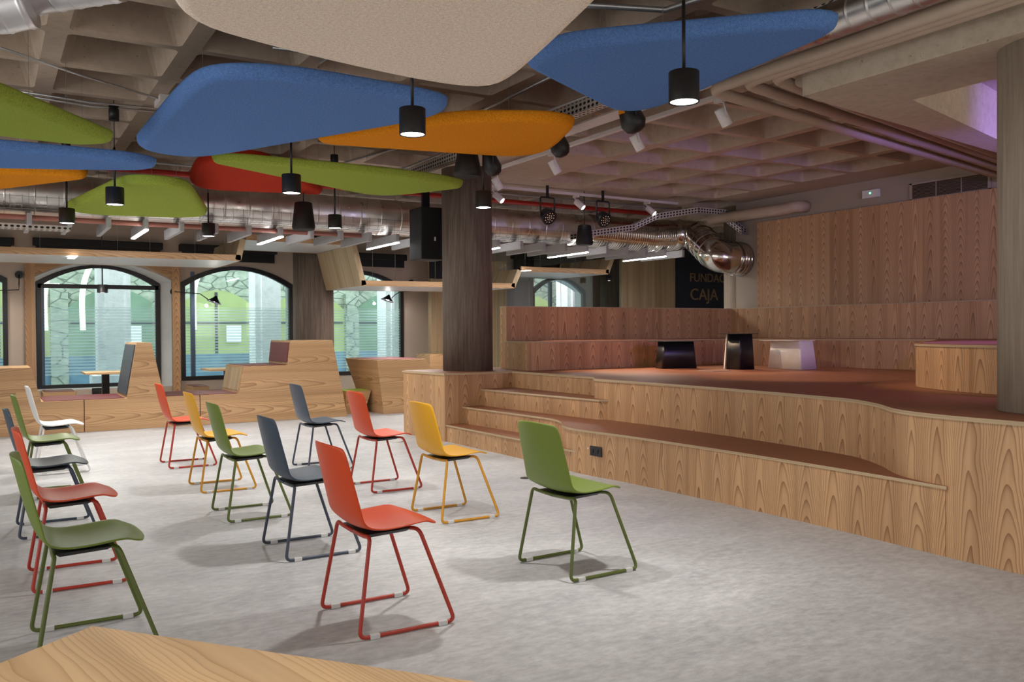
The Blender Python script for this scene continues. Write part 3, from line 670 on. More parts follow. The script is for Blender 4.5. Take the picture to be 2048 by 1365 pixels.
# far block
t = thing('wooden_block', 'leaning wooden bench block between the long bench and the stage', 'bench', (6, 13.2, 0))
a = P(754, 721, Y=12.95); zt2 = a.z; bl = P(690.5, 714.5, z=zt2-.006); b0 = P(768, 829, z=0); bl0 = P(727, 822, z=0)
if bl.y > 14.5: bl = P(690.5, 714.5, Y=14.4); bl.z = zt2
br = P(849, 716, Y=13.05)
m = MB(); m.hexa([b0, (b0.x+1.35, b0.y+.05, 0), (b0.x+1.35, bl0.y, 0), (bl0.x, bl0.y, 0), (a.x, a.y, zt2), (br.x, 13.0, zt2), (br.x, bl.y, zt2), (bl.x, bl.y, zt2)]); m.build('body', 'wood_horizontal', t, bevel=.004)
m = MB(); m.hexa([(a.x+.06, a.y+.05, zt2+.001), (br.x-.05, 13.05, zt2+.001), (br.x-.05, bl.y-.05, zt2+.001), (bl.x+.06, bl.y-.05, zt2+.001), (a.x+.06, a.y+.05, zt2+.008), (br.x-.05, 13.05, zt2+.008), (br.x-.05, bl.y-.05, zt2+.008), (bl.x+.06, bl.y-.05, zt2+.008)]); m.build('top_pad', 'maroon_vinyl', t)
# low green seat wedge
t = thing('green_seat', 'low wooden seat with a lime green pad behind the tall bench end', 'seat', (5.1, 13.7, 0))
g0 = P(742, 780, Y=13.25); GZ = g0.z; m = MB(); m.hexa([(4.93, g0.y, 0), (g0.x-.12, g0.y, 0), (g0.x-.12, g0.y+.45, 0), (4.93, g0.y+.45, 0), (4.93, g0.y, GZ-.01), (g0.x, g0.y, GZ-.01), (g0.x, g0.y+.45, GZ-.01), (4.93, g0.y+.45, GZ-.01)]); m.build('body', 'wood_horizontal', t)
m = MB(); m.box((4.93, g0.y+.02, GZ-.009), (g0.x-.03, g0.y+.43, GZ)); m.build('seat_pad', 'green_vinyl', t)
# window seats and tables
def wseat(x0, x1, label):
    t = thing('window_seat', label, 'seat', ((x0+x1)/2, 15.5, 0)); m = MB(); m.box((x0, 15.15, 0), (x1, 15.80, .42)); m.build('body', 'wood_horizontal', t, bevel=.004); m = MB(); m.box((x0+.02, 15.17, .421), (x1-.02, 15.78, .428)); m.build('seat_pad', 'maroon_vinyl', t)
wseat(.74, 1.20, 'low wooden window seat with maroon pad under the second window'); wseat(2.95, 3.22, 'low wooden window seat at the left end of the third window')
def wtable(px0, px1, pxp, yy, label):
    a = P(px0, 738, Y=yy).x; c = P(px1, 738, Y=yy).x; p = P(pxp, 760, Y=yy).x
    t = thing('cafe_table', label, 'table', (p, yy, 0)); m = MB(); m.box((a, yy-.35, .715), (c, yy+.35, .745)); m.build('table_top', 'wood_table', t, bevel=.003)
    m = MB(); m.box((p-.05, yy-.05, .015), (p+.05, yy+.05, .715)); m.build('pedestal', 'black_metal', t); m = MB(); m.box((p-.22, yy-.2, 0), (p+.22, yy+.2, .015)); m.build('base', 'black_metal', t)
wtable(166, 262, 211, 15.2-.65, 'wooden café table on a black post beyond the slate bench fin'); wtable(410, 500, 455, 14.55, 'café table on a black post partly hidden by the stepped bench end')
t = thing('wall_socket', 'black socket plate on the wall under the second window', 'socket', (1.9, YW-.03, .2)); a = P(184, 777, Y=YW-.02); m = MB(); m.box((a.x, YW-.03, a.z-.1), (a.x+.24, YW-.01, a.z)); m.build('plate', 'black_plastic', t)
for k in range(3): m = MB(); m.lathe([(.018, 0), (.018, .004)], (a.x+.06+k*.06, YW-.031, a.z-.05), (0, -1, 0), 14); m.build('outlet', 'grille_dark', t)
# wood end wall at the right of the window wall
o = MB().box((7.46, 15.3, 0), (9.2, 15.42, 2.75)).build('wood_partition', 'wood_pale'); tag(o, 'pale grooved wood partition left of the dark column, behind the wooden block', 'partition')
o = MB().box((7.42, 15.22, 2.36), (8.35, 15.29, 2.86)).build('roller_blind', 'black_matt'); tag(o, 'black blind box above the grooved wood partition, left of the dark column', 'blind')
q = P(860, 735, Y=14.6); o = MB().box((q.x, 14.6, 0), (q.x+.9, 15.2, P(860, 709, Y=14.6).z)).build('wooden_block', 'wood_horizontal', bevel=.004); tag(o, 'small wooden block peeking out left of the dark column before the partition', 'bench')
# far right: partition, panel and sign
o = MB().box((11.18, 14.0, 0), (12.62, 14.10, 3.3)).build('wood_panel', 'wood_pale'); tag(o, 'plain honey-coloured wood panel beside the dark sign', 'wall panel')
t = thing('sign_wall', 'dark navy sign panel with bronze letters beside the pale wood panel', 'sign', (13.3, 14.0, 0))
m = MB(); m.box((12.63, 13.98, 0), (14.19, 14.10, 3.3)); m.build('panel', 'navy', t)
def text_mesh(txt, loc, size, mat, parent, rot):
    cu = bpy.data.curves.new('lettering', 'FONT'); cu.body = txt; cu.size = size; cu.extrude = .01
    o = bpy.data.objects.new('lettering_tmp', cu); COL.objects.link(o); dg = bpy.context.evaluated_depsgraph_get(); me = bpy.data.meshes.new_from_object(o.evaluated_get(dg)); bpy.data.objects.remove(o)
    me.materials.clear(); me.materials.append(MT[mat]); ob = bpy.data.objects.new('lettering', me); COL.objects.link(ob); ob.parent = parent; ob.location = Vector(loc)-Vector(parent['_w']); ob.rotation_euler = rot; return ob
a = P(1379, 563, Y=13.97); text_mesh('FUNDAC', (a.x, 13.97, a.z), .26, 'bronze', t, (math.pi/2, 0, 0)); a = P(1380, 600, Y=13.97); text_mesh('CAJA', (a.x, 13.97, a.z), .36, 'bronze', t, (math.pi/2, 0, 0))
# glass partition
t = thing('glass_partition', 'clear frameless glass partition between the column and the pale wood panel', 'partition', (9.8, 14.05, 0))
for k in range(4):
    x0 = 8.2+k*.74; m = MB(); m.box((x0+.004, 14.03, 0), (x0+.736, 14.042, 2.95)); m.build('pane', 'clear_glass', t)
o = MB().box((8.7, 15.55, 0), (10.0, 15.62, 2.5)).build('grey_screen', 'grey_wall'); tag(o, 'plain grey wall section seen past the round column, left of the far arched window', 'screen')

# ------------------------------------------------------------------ foreground table
c0 = Vector((P(185, 1252, z=.74).x, P(185, 1252, z=.74).y)); e2 = (Vector((P(940, 1362, z=.74).x, P(940, 1362, z=.74).y))-c0).normalized(); e1 = Vector((e2.y, -e2.x))
t = thing('table', 'light oak table corner in the bottom left foreground', 'table', (c0.x, c0.y, 0))
m = MB(); A = [c0, c0+e1*.8, c0+e1*.8+e2*1.8, c0+e2*1.8]; m.prism(ccw([(v.x, v.y) for v in A]), .712, .74)
o = m.build('table_top', 'wood_table', t, bevel=.002)
ang = math.atan2(e2.y, e2.x); ul = o.data.uv_layers[0]
for p in o.data.polygons:
    for li in p.loop_indices:
        v = o.data.vertices[o.data.loops[li].vertex_index].co
        ul.data[li].uv = ((v.x*e2.x+v.y*e2.y)+3*0+.35*(v.x*e1.x+v.y*e1.y), (v.x*e1.x+v.y*e1.y)-.5*(v.x*e2.x+v.y*e2.y))
for a_, b_ in ((.06, .08), (.74, .08), (.06, 1.72), (.74, 1.72)):
    v = c0+e1*a_+e2*b_; m = MB(); m.box((v.x-.02, v.y-.02, 0), (v.x+.02, v.y+.02, .712)); m.build('leg', 'black_metal', t)

# ------------------------------------------------------------------ felt ceiling clouds
def cloud(pts, z, mat, label, thick=.085, rise=None):
    ar = sum(pts[k-1][0]*pts[k][1]-pts[k][0]*pts[k-1][1] for k in range(len(pts))); sg = 1 if ar > 0 else -1; pp = []
    for k, (x, y) in enumerate(pts):   # the near rim shows its full height, the far rim only its lower edge
        ex, ey = pts[(k+1) % len(pts)][0]-pts[k-1][0], pts[(k+1) % len(pts)][1]-pts[k-1][1]; l_ = math.hypot(ex, ey)
        up_ = sg*ex/l_; pp.append(P(x, y, z=z+thick*(.5+.45*max(-1, min(1, up_*1.6)))))
    pp = [Vector((v.x, v.y, z)) for v in pp]; pp = smooth_path(pp, 4, closed=True); ps = sorted((v.x, v.y) for v in pp)
    def half(seq):
        h = []
        for p in seq:
            while len(h) > 1 and (h[-1][0]-h[-2][0])*(p[1]-h[-2][1])-(h[-1][1]-h[-2][1])*(p[0]-h[-2][0]) <= 0: h.pop()
            h.append(p)
        return h
    lo_, up2 = half(ps), half(ps[::-1]); poly = lo_[:-1]+up2[:-1]     # outline, then even steps
    tot = sum(math.dist(poly[k-1], poly[k]) for k in range(len(poly))); NS = 72; out = []; k = 0; acc = 0
    for i_ in range(NS):
        want = tot*i_/NS
        while acc+math.dist(poly[k], poly[(k+1) % len(poly)]) < want: acc += math.dist(poly[k], poly[(k+1) % len(poly)]); k += 1
        a_, b2 = Vector(poly[k]), Vector(poly[(k+1) % len(poly)]); out.append(a_+(b2-a_)*((want-acc)/(b2-a_).length))
    for _ in range(2): out = [(out[k-1]+out[k]*2+out[(k+1) % NS])/4 for k in range(NS)]
    poly = [tuple(v) for v in out]; cx = sum(p[0] for p in poly)/len(poly); cy = sum(p[1] for p in poly)/len(poly)
    m = MB(); prof = [(.0, thick), (.0, thick*.8), (.006, thick*.5), (.02, thick*.24), (.042, thick*.07), (.075, 0.0)]; R = []
    N = len(poly); V2 = [Vector(p) for p in poly]; nrm = []; lim = []
    for k in range(N):
        e = (V2[(k+2) % N]-V2[k-2]).normalized(); nrm.append(Vector((-e.y, e.x)))
    for k in range(N):   # room available inwards from each rim point
        o_, d_ = V2[k], nrm[k]; best = 9
        for i_ in range(N):
            if min((i_-k) % N, (k-i_) % N) < 3: continue
            a_, b2 = V2[i_], V2[(i_+1) % N]; e_ = b2-a_; den = d_.x*e_.y-d_.y*e_.x
            if abs(den) < 1e-9: continue
            t_ = ((a_.x-o_.x)*e_.y-(a_.y-o_.y)*e_.x)/den; u_ = ((a_.x-o_.x)*d_.y-(a_.y-o_.y)*d_.x)/den
            if t_ > 1e-4 and -.01 <= u_ <= 1.01: best = min(best, t_)
        lim.append(min(.075, best*.30))
    for _ in range(4): lim = [min(lim[k], (lim[k-1]+lim[k]+lim[(k+1) % N])/3) for k in range(N)]
    nrm = [(nrm[k-1]+nrm[k]+nrm[(k+1) % N]).normalized() for k in range(N)]
    for d, h in prof:
        q = [V2[k]+nrm[k]*(d/.075*lim[k]) for k in range(N)]
        R.append(m.add([(v.x, v.y, z+h) for v in q]))
    n = len(poly)
    for k in range(len(R)-1):
        for i in range(n): m.face((R[k][i], R[k][(i+1) % n], R[k+1][(i+1) % n], R[k+1][i]), None, True)
    m.face(R[0]); m.face(R[-1][::-1])
    t = thing('acoustic_cloud', label, 'ceiling panel', (cx, cy, z), 'felt acoustic clouds'); m.build('felt_panel', mat, t)
    for k in range(4):
        i = int((k+.5)*n/4); v = Vector(poly[i])*.55+Vector((cx, cy))*.45; w_ = MB(); w_.tube([(v.x, v.y, z+thick-.01), (v.x, v.y, ceil_z(v.x, v.y)+.005)], .0018, 5, smooth=False); w_.build('hanging_wire', 'wire', t)
    return t
cloud([(337, -20), (338, 0), (347, 20), (368, 40), (405, 60), (520, 92), (640, 122), (800, 157), (900, 174), (950, 179), (990, 177), (1018, 166), (1045, 147), (1110, 90), (1205, 0), (1290, -80), (1320, -140), (1290, -190), (1150, -215), (700, -225), (430, -190), (350, -100)], 2.72, 'felt_beige', 'large beige felt cloud at the top centre, nearest overhead')
cloud([(268, 291), (277, 273), (305, 238), (345, 183), (388, 143), (412, 131), (450, 126), (520, 127), (620, 137), (740, 158), (850, 178), (893, 189), (908, 203), (904, 217), (888, 228), (850, 242), (760, 258), (640, 277), (540, 296), (450, 311), (390, 317), (330, 312), (287, 303)], 2.865, 'felt_blue', 'big blue felt cloud in the upper left centre, below the beige one')
cloud([(628, 281), (660, 274), (780, 245), (900, 224), (1000, 221), (1090, 222), (1138, 229), (1153, 243), (1146, 260), (1122, 288), (1100, 303), (1068, 312), (1020, 315), (960, 312), (860, 303), (760, 296), (680, 288)], 2.985, 'felt_orange', 'orange felt cloud behind the big blue one, centre')
cloud([(1045, 118), (1075, 92), (1130, 66), (1300, 48), (1500, 30), (1600, 20), (1650, 18), (1682, 27), (1693, 42), (1684, 60), (1658, 76), (1600, 102), (1450, 165), (1400, 187), (1340, 210), (1290, 224), (1240, 226), (1212, 219), (1175, 198), (1060, 136)], 2.96, 'felt_blue', 'dark blue felt cloud at upper right, pointing to the silver duct')
cloud([(-60, 145), (0, 168), (100, 212), (214, 259), (230, 272), (226, 284), (205, 291), (150, 292), (100, 285), (0, 272), (-100, 262), (-140, 220), (-120, 165)], 2.74, 'felt_green', 'green felt cloud cut by the left edge, topmost there')
cloud([(-100, 272), (0, 281), (150, 295), (250, 303), (303, 313), (318, 324), (312, 336), (290, 342), (240, 343), (100, 340), (0, 338), (-100, 335), (-140, 300)], 2.80, 'felt_blue', 'narrow blue felt cloud at the left edge under the green one')
cloud([(-100, 338), (0, 330), (150, 337), (177, 345), (170, 353), (150, 359), (100, 366), (0, 380), (-80, 388), (-125, 365)], 2.88, 'felt_orange', 'orange felt cloud at the left edge under the narrow blue one')
cloud([(129, 413), (140, 402), (200, 372), (243, 353), (270, 349), (330, 352), (368, 359), (384, 371), (400, 397), (416, 423), (410, 433), (390, 436), (330, 436), (250, 433), (180, 430), (138, 424)], 2.69, 'felt_green', 'green trapezoid felt cloud hanging before the silver duct at left')
cloud([(379, 358), (388, 327), (403, 312), (450, 303), (500, 300), (540, 310), (600, 350), (648, 379), (625, 384), (500, 384), (420, 381), (386, 373)], 3.04, 'felt_red', 'red felt cloud mostly hidden behind the long green one')
cloud([(411, 319), (422, 310), (470, 307), (560, 315), (700, 328), (850, 345), (915, 357), (933, 367), (922, 376), (880, 383), (820, 390), (765, 393), (715, 388), (650, 373), (560, 352), (460, 335), (424, 328)], 2.94, 'felt_green', 'long narrow green felt cloud in front of the red one, centre')

# ------------------------------------------------------------------ pendants
def pendant(x, y, zb, label, power, r=.079, h=.155, group='black cylinder pendants among the clouds', canopy=True):
    t = thing('pendant_lamp', label, 'lamp', (x, y, zb), group)
    m = MB(); m.lathe([(r, 0), (r, h), (r-.004, h+.003), (.01, h+.003)], (x, y, zb), seg=36, capa=False); m.lathe([(r, 0), (r-.006, 0), (r-.012, .025)], (x, y, zb), seg=36, capa=False, capb=False); m.build('shade', 'black_plastic', t)
    m = MB(); m.lathe([(r-.008, .005), (.0005, .005)], (x, y, zb), seg=32, capa=False, capb=False); m.build('diffuser', 'lamp_glow', t)
    m = MB(); m.tube([(x, y, zb+h+.36), (x, y, ceil_z(x, y)+.005)], .004, 8); m.tube([(x, y, zb+h), (x, y, zb+h+.37)], .0095, 10); m.build('rod', 'black_plastic', t)
    if canopy: m = MB(); m.lathe([(.045, 0), (.045, .13)], (x, y, 3.27), seg=24); m.build('ceiling_canopy', 'black_plastic', t)
    if power: 
        l = light('pendant_light', 'SPOT', (x, y, zb-.002), power, (1, .95, .885), (x, y, 0), .07, 125, .9)
    return t
PW = 185
for (px, py), lab, pw in [((1368, 205), 'largest black pendant, hanging before the right-hand blue cloud', PW), ((825, 270), 'black pendant hanging before the blue and orange clouds, centre', PW), ((230, 410), 'black pendant overlapping the green trapezoid cloud at left', PW),
    ((134, 447), 'black pendant at far left, under the orange cloud at the edge', PW), ((583, 387), 'black pendant hanging before the red cloud', PW), ((417, 473), 'small black pendant at the right tip of the green trapezoid cloud', PW*.8),
    ((670, 457), 'small black pendant below the long green cloud', PW*.8), ((967, 416), 'black pendant hanging in front of the dark concrete column', PW)]:
    zz = 2.54 if px == 670 else 2.5; q = P(px, py, z=zz); pendant(q.x, q.y, zz, lab, pw)
q = P(205, 586, Y=14.4); pendant(q.x, q.y, q.z, 'small black pendant hanging before the second window', 12, .075, .12, 'small pendants by the windows', False)
q = P(1218, 562, Y=13.6); pendant(q.x, q.y, q.z, 'small black pendant hanging by the far wooden canopy end', 12, .06, .10, 'small pendants by the windows', False)

# ------------------------------------------------------------------ suspended wooden canopy ribbon
t = thing('wooden_canopy', 'folded wooden ribbon canopy hanging on wires above the booth bench', 'canopy', (4, 13, 2.3))
Y0, Y1 = 12.75, 14.35
cp = lambda px, py: (lambda q: (q.x, q.z))(P(px, py, Y=Y0))
nodes = [(-2.6, cp(0, 508.6)[1]), cp(482, 522), cp(492, 480), cp(703, 491), cp(723, 572), cp(1030, 577), cp(1043, 543), cp(1218, 549), cp(1228, 520)]
TH = .085
for k in range(len(nodes)-1):
    (x0, z0), (x1, z1) = nodes[k], nodes[k+1]
    flat = abs(z1-z0) < .12 or k == 0
    d = Vector((x1-x0, z1-z0)).normalized(); n = Vector((-d.y, d.x)) if d.x >= 0 else Vector((d.y, -d.x))
    p = [(x0, z0), (x1, z1), (x1+(0 if flat else n.x*TH), z1+(TH if flat else n.y*TH)), (x0+(0 if flat else n.x*TH), z0+(TH if flat else n.y*TH))]
    if k == 0 or flat:
        m = MB(); m.extrudeY(p, Y0, Y0+.04); m.build('fascia', 'wood_horizontal', t)
        m = MB(); m.extrudeY([(x0+.001, z0+.004), (x1-.001, z1+.004), (x1-.001, z1+.024), (x0+.001, z0+.024)], Y0+.04, Y1); m.build('soffit', 'canopy_white', t)
        m = MB(); m.extrudeY(p, Y1, Y1+.04); m.build('fascia', 'wood_horizontal', t)
    else:
        m = MB(); m.extrudeY(p, Y0, Y1+.04); m.build('folded_board', 'wood_pale', t)
for px in (80, 235, 300, 390, 450, 745, 790, 870, 1020+30, 1080, 1150, 1185):
    zz = [z for (x, z) in nodes]; q = P(px, 500, Y=Y0+.1)
    for k in range(len(nodes)-1):
        if nodes[k][0] <= q.x <= nodes[k+1][0]:
            f = (q.x-nodes[k][0])/(nodes[k+1][0]-nodes[k][0]); zc = nodes[k][1]*(1-f)+nodes[k+1][1]*f; m = MB(); m.tube([(q.x, Y0+.1, zc+.05), (q.x, Y0+.1, ceil_z(q.x, Y0+.1)+.005)], .003, 5); m.build('hanging_wire', 'wire', t); break
for px, py in ((145, 515), (1052, 542)):
    q = P(px, py, z=nodes[0][1] if px < 500 else nodes[6][1]); m = MB(); m.box((q.x-.045, q.y-.25 if px < 500 else q.y-.1, q.z-.002), (q.x+.045, q.y+.25 if px < 500 else q.y+.1, q.z+.004)); m.build('recessed_light', 'downlight_glow', t)
light('canopy_downlight', 'AREA', (nodes[0][0]+3.6, 13.5, nodes[0][1]-.03), 45, (1, .93, .84), (nodes[0][0]+3.6, 13.5, 0), .5)
light('canopy_downlight', 'AREA', (6.3, 13.5, nodes[4][1]-.03), 45, (1, .93, .84), (6.3, 13.5, 0), .5)

# ------------------------------------------------------------------ baffles
proto_b = {}
LEDS = {5, 9, 13, 17, 21, 25}
for k in range(27):
    x = -.38+.405*k; lit = k in (5, 9, 13, 17, 21, 25)
    lit = (k % 4 == 1) and k > 2
    key = lit; y0 = 11.05; L = 1.1
    ORD = ['leftmost', 'second', 'third', 'fourth', 'fifth', 'sixth', 'seventh', 'eighth', 'ninth', 'tenth', 'eleventh', 'twelfth', 'thirteenth', 'fourteenth', 'fifteenth', 'sixteenth', 'seventeenth', 'eighteenth', 'nineteenth', 'twentieth', 'twenty-first', 'twenty-second']; nb = k-sum(1 for i in range(k) if i % 4 == 1 and i > 2)
    lab = ('grey felt baffle under the silver duct, %s unlit one%s' % (ORD[min(nb, 21)], '' if nb == 0 else ' from the left')) if not lit else ['glowing linear light, leftmost in the row of baffles', 'second glowing linear light from the left among the baffles', 'third glowing linear light from the left, by the black speaker', 'fourth glowing linear light from the left, right of the column', 'fifth glowing linear light from the left, above the pale wood panel', 'last glowing linear light behind the bent silver duct'][(k-5)//4]
    if key not in proto_b:
        t = thing('linear_light' if lit else 'acoustic_baffle', lab, 'light' if lit else 'baffle', (x, y0, 2.56), 'linear lights in the baffle row' if lit else 'grey acoustic baffles')
        m = MB(); m.box((x-.025, y0, 2.562 if lit else 2.56), (x+.025, y0+L, 2.68)); m.build('body', 'baffle_grey', t, bevel=.003)
        m = MB(); m.tube([(x, y0+.1, 2.68), (x, y0+.1, 3.41)], .002, 5); m.build('hanging_wire', 'wire', t); m = MB(); m.tube([(x, y0+L-.1, 2.68), (x, y0+L-.1, 3.41)], .002, 5); m.build('hanging_wire', 'wire', t)
        if lit: m = MB(); m.box((x-.023, y0-.004, 2.548), (x+.023, y0+L, 2.561)); m.build('diffuser', 'led_glow', t)
        proto_b[key] = (t, x)
    else:
        t = copy_tree(proto_b[key][0]); t.location = (x, y0, 2.56); t['label'] = lab
    if lit: light('linear_glow', 'AREA', (x, y0+L/2, 2.54), 14, (1, .96, .92), (x, y0+L/2, 0), .05, sizey=1.0)

# ------------------------------------------------------------------ ducts and pipes
def ribbed(path, r, mat, label, name='air_duct', step=.12, seg=32, ringr=.006, ribs=True, ribmat=None, rivets=False):
    path = [Vector(p) for p in path]; t = thing(name, label, 'duct', tuple(path[0])); pts = []; rads = []; L = 0; S = 0; hw = min(.007, step*.12)
    for k in range(len(path)-1):
        d = path[k+1]-path[k]; ln = d.length; dn = d/ln
        if k == 0: pts.append(path[0]); rads.append(r)
        s_ = S
        while s_ < ln-hw*2.2:
            if s_ > hw*2.2:
                for off, rr in ((-hw*2, r), (-hw, r), (-hw*.4, r+ringr), (hw*.4, r+ringr), (hw, r), (hw*2, r)): pts.append(path[k]+dn*(s_+off)); rads.append(rr)
            s_ += step
        S = s_-ln if s_ > ln else step*.5
        pts.append(path[k+1]); rads.append(r)
    m = MB(); m.tube(pts, r, seg, rads=rads); m.build('pipe', mat, t)
    return t
zd = 2.95
ribbed([(-4, 11.55, zd), (9.2, 11.30, zd-.02)], .25, 'spiral_duct', 'long silver spiral duct running across the back above the baffles', step=.30, ringr=.005)
P1 = P(1338, 472, Y=11.22); PC = P(1436, 515, Y=10.15); P5 = Vector((10.615, 10.17, PC.z-.01))
ribbed([(8.3, 11.31, zd-.02), P(1300, 473, Y=11.25), P1], .26, 'bright_duct', 'shiny flexible duct section joining the spiral duct to the elbow', 'flexible_duct', .045, ringr=.012)
ribbed(fillet([P1, P(1388, 468, Y=11.1), PC, Vector((10.42, 10.165, PC.z-.008))], .30, 5), .255, 'bright_duct', 'shiny bent duct elbow in segments dropping to the right wall', 'duct_elbow', .20, ringr=.012)
ribbed([Vector((10.42, 10.165, PC.z-.008)), P5], .272, 'bright_duct', 'short silver duct collar entering the beige right wall', 'duct_collar', .07, ringr=.010)
o = MB().tube([(-4, 12.3, 3.2), (10.5, 12.2, 3.2)], .13, 20).build('dark_duct', 'dark_duct'); tag(o, 'brown painted duct high up behind the silver spiral duct', 'duct')
for k, (yy, zz, r, mat, nm, lab) in enumerate([(10.98, 3.24, .035, 'red_pipe', 'sprinkler_pipe', 'red sprinkler pipe running under the ceiling behind the clouds'), (10.88, 3.33, .012, 'galvanised', 'conduit', 'thin pale conduit running just before the red sprinkler pipe'),
     (11.18, 2.64, .030, 'brick_red', 'pipe', 'brick-red pipe running along under the silver spiral duct')]):
    o = MB().tube([(-4, yy, zz), (9.9 if k < 2 else 4.4, yy, zz)], r, 12).build(nm, mat); tag(o, lab, 'pipe')
# wire basket tray in front of the duct
t = thing('wire_tray', 'wire mesh cable tray running in front of the silver duct', 'cable tray', (3, 11.2, 2.8))
m = MB()
for yy, zz in ((10.96, 2.85), (10.96, 2.76), (11.04, 2.72), (11.2, 2.715)): m.tube([(-3, yy, zz), (8.6, yy, zz)], .0025, 5)
m.build('long_wire', 'wire', t); m = MB()
for k in range(96):
    x = -3+.12*k; m.tube([(x, 10.96, 2.87), (x, 10.96, 2.76), (x, 11.0, 2.72), (x, 11.2, 2.715)], .0022, 4)
m.build('cross_wire', 'wire', t)
def tray(path, w, h, label, mat='perforated_steel', normal=None):
    t = thing('cable_tray', label, 'cable tray', tuple(path[0])); m = MB(); L = 0
    for k in range(len(path)-1):
        a, c = Vector(path[k]), Vector(path[k+1]); d = (c-a); ln = d.length; s_ = d.normalized().cross(Vector((0, 0, 1))).normalized()*(w/2); up = Vector((0, 0, h))
        uvb = [(L, 0), (L+ln, 0), (L+ln, w), (L, w)]; uvs = [(L, 0), (L+ln, 0), (L+ln, h), (L, h)]
        m.quad(a-s_, c-s_, c+s_, a+s_, uvb); m.quad(a-s_, c-s_, c-s_+up, a-s_+up, uvs); m.quad(a+s_, c+s_, c+s_+up, a+s_+up, uvs); L += ln
    o = m.build('tray_body', mat, t); md = o.modifiers.new('s', 'SOLIDIFY'); md.thickness = .003
    return t
a = P(838, 345, z=3.2); c = P(1215, 200, z=3.2); tray([(4.45, 9.9, 3.2), (4.42, 2.5, 3.2)], .10, .10, 'perforated steel cable tray running toward the camera between blue and orange clouds')
tray([(-4, 11.3, 2.52), (.85, 11.3, 2.52)], .2, .05, 'perforated cable tray at the far left below the silver duct')
tray([P(1150, 478, Y=10.7), P(1262, 462, Y=10.6), P(1308, 440, Y=10.5), P(1385, 428, Y=10.4), P(1440, 433, X=10.35), P(1490, 470, X=10.5)], .30, .09, 'bent perforated cable tray crossing to the beige wall above the shiny elbow')
# wide white wire tray right of perforated tray
o = MB().box((4.78, 2.5, 3.26), (4.98, 8.2, 3.275)).build('cable_tray', 'white_paint'); tag(o, 'white wire cable tray beside the perforated tray, above the orange cloud tip', 'cable tray')
# beige pipes on the right
starts = [(1419, 180), (1487, 166), (1543, 155), (1604, 150)]; ends = [(1992, 350), (1992, 334), (1992, 318), (1992, 305)]
for k in range(4):
    zp = 3.12; a = P(*starts[k], z=zp); e = P(*ends[k], z=zp); d = (e-a).normalized(); c = Vector((a.x-.02*k*0, -1.0, zp))
    near = P(2048-0, [25, 0, -22, -42][k], z=zp)
    n0 = Vector((a.x-.02, -1, zp)); far = a+d*((10.55-a.x)/d.x) if a.x+d.x*9 > 10.5 else a+d*6
    path = [n0]+fillet([n0, a, far], .16, 6)[1:]
    if k < 3: o = MB().tube(path, .044, 16).build('beige_pipe', 'pipe_beige')
    else: o = MB().tube([a+Vector((.1, .1, 0)), far], .044, 16).build('beige_pipe', 'pipe_beige')
    tag(o, ['outermost of the beige pipes turning the corner under the ceiling, nearest the spotlight', 'second beige ceiling pipe, counted from the white track spotlight', 'third beige ceiling pipe, counted from the white track spotlight', 'beige ceiling pipe tucked against the concrete beam'][k], 'pipe', 'beige ceiling pipes')
a = P(1420, 440, X=10.2); c = P(1590, 413, X=10.42)
o = MB().tube(fillet([a, (c.x, c.y+.2, c.z-.02), c, (10.62, c.y-.05, c.z)], .08), .085, 18).build('beige_pipe', 'pipe_beige'); tag(o, 'thick beige pipe high on the right wall above the wood panel corner', 'pipe')
# big ducts near the camera
a = P(1695, 30, z=3.2); ribbed([(a.x, a.y+.5, 3.2), (a.x, a.y, 3.2), (a.x, .2, 3.2)], .105, 'spiral_duct', 'silver spiral duct at the top right beyond the dark blue cloud', step=.14, ringr=.007)
g = P(40, 20, z=3.1); ribbed([P(-140, 0, z=3.06), P(0, 20, z=3.06), P(60, 8, z=3.10)], .125, 'satin_duct', 'pale silver duct elbow in the top left corner', 'air_duct', .11, ringr=.004)
ribbed([P(35, 5, z=3.16), P(100, -8, z=3.16), P(240, -30, z=3.16)], .085, 'satin_duct', 'pale silver branch duct leaving the top left elbow', 'air_duct', .12, ringr=.004)
# conduits on the left ceiling
for pts, lab, r in [([(0, 95), (160, 150), (320, 198)], 'thin conduit slanting across the coffers to the left emergency lamp', .010), ([(20, 180), (180, 205), (330, 218)], 'upper of two parallel conduits under the left coffers', .010), ([(20, 187), (180, 212), (330, 225)], 'lower of two parallel conduits under the left coffers', .010),
      ([(545, 95), (660, 112), (640, 125)], 'short conduit between the beige and big blue clouds', .012), ([(690, 325), (800, 295), (1000, 205), (1150, 130)], 'conduit running toward the beige cloud above the orange one', .014),
      ([(800, 340), (870, 312), (1010, 255), (1180, 190)], 'conduit beside the perforated tray above the orange cloud', .012), ([(1010, 0), (1330, 20), (1420, -10)], 'conduit at the top between beige and dark blue clouds', .02)]:
    o = MB().tube([P(x, y, z=3.38) for x, y in pts], r, 8).build('conduit', 'galvanised'); tag(o, lab, 'conduit')
# overhead strips between clouds (strut rails above the ducts)
for k, px in enumerate((110, 440, 590, 660, 770)):
    q = P(px, 420 if k else 360, z=3.3); yb = 12.0 if k else 9.2; x = P([90, 430, 640, 740, 800][k], [390, 415, 425, 432, 440][k], z=3.3).x
    o = MB().box((x, 12.6, 3.30), (x+.08, 15.0, 3.34)).build('strut_rail', 'galvanised'); tag(o, 'pale steel strut rail under the dark coffers, %s' % ['behind the orange edge cloud', 'right of the green trapezoid cloud', 'behind the black pot speaker', 'behind the small pendant', 'left of the big black speaker'][k], 'rail', 'strut rails')

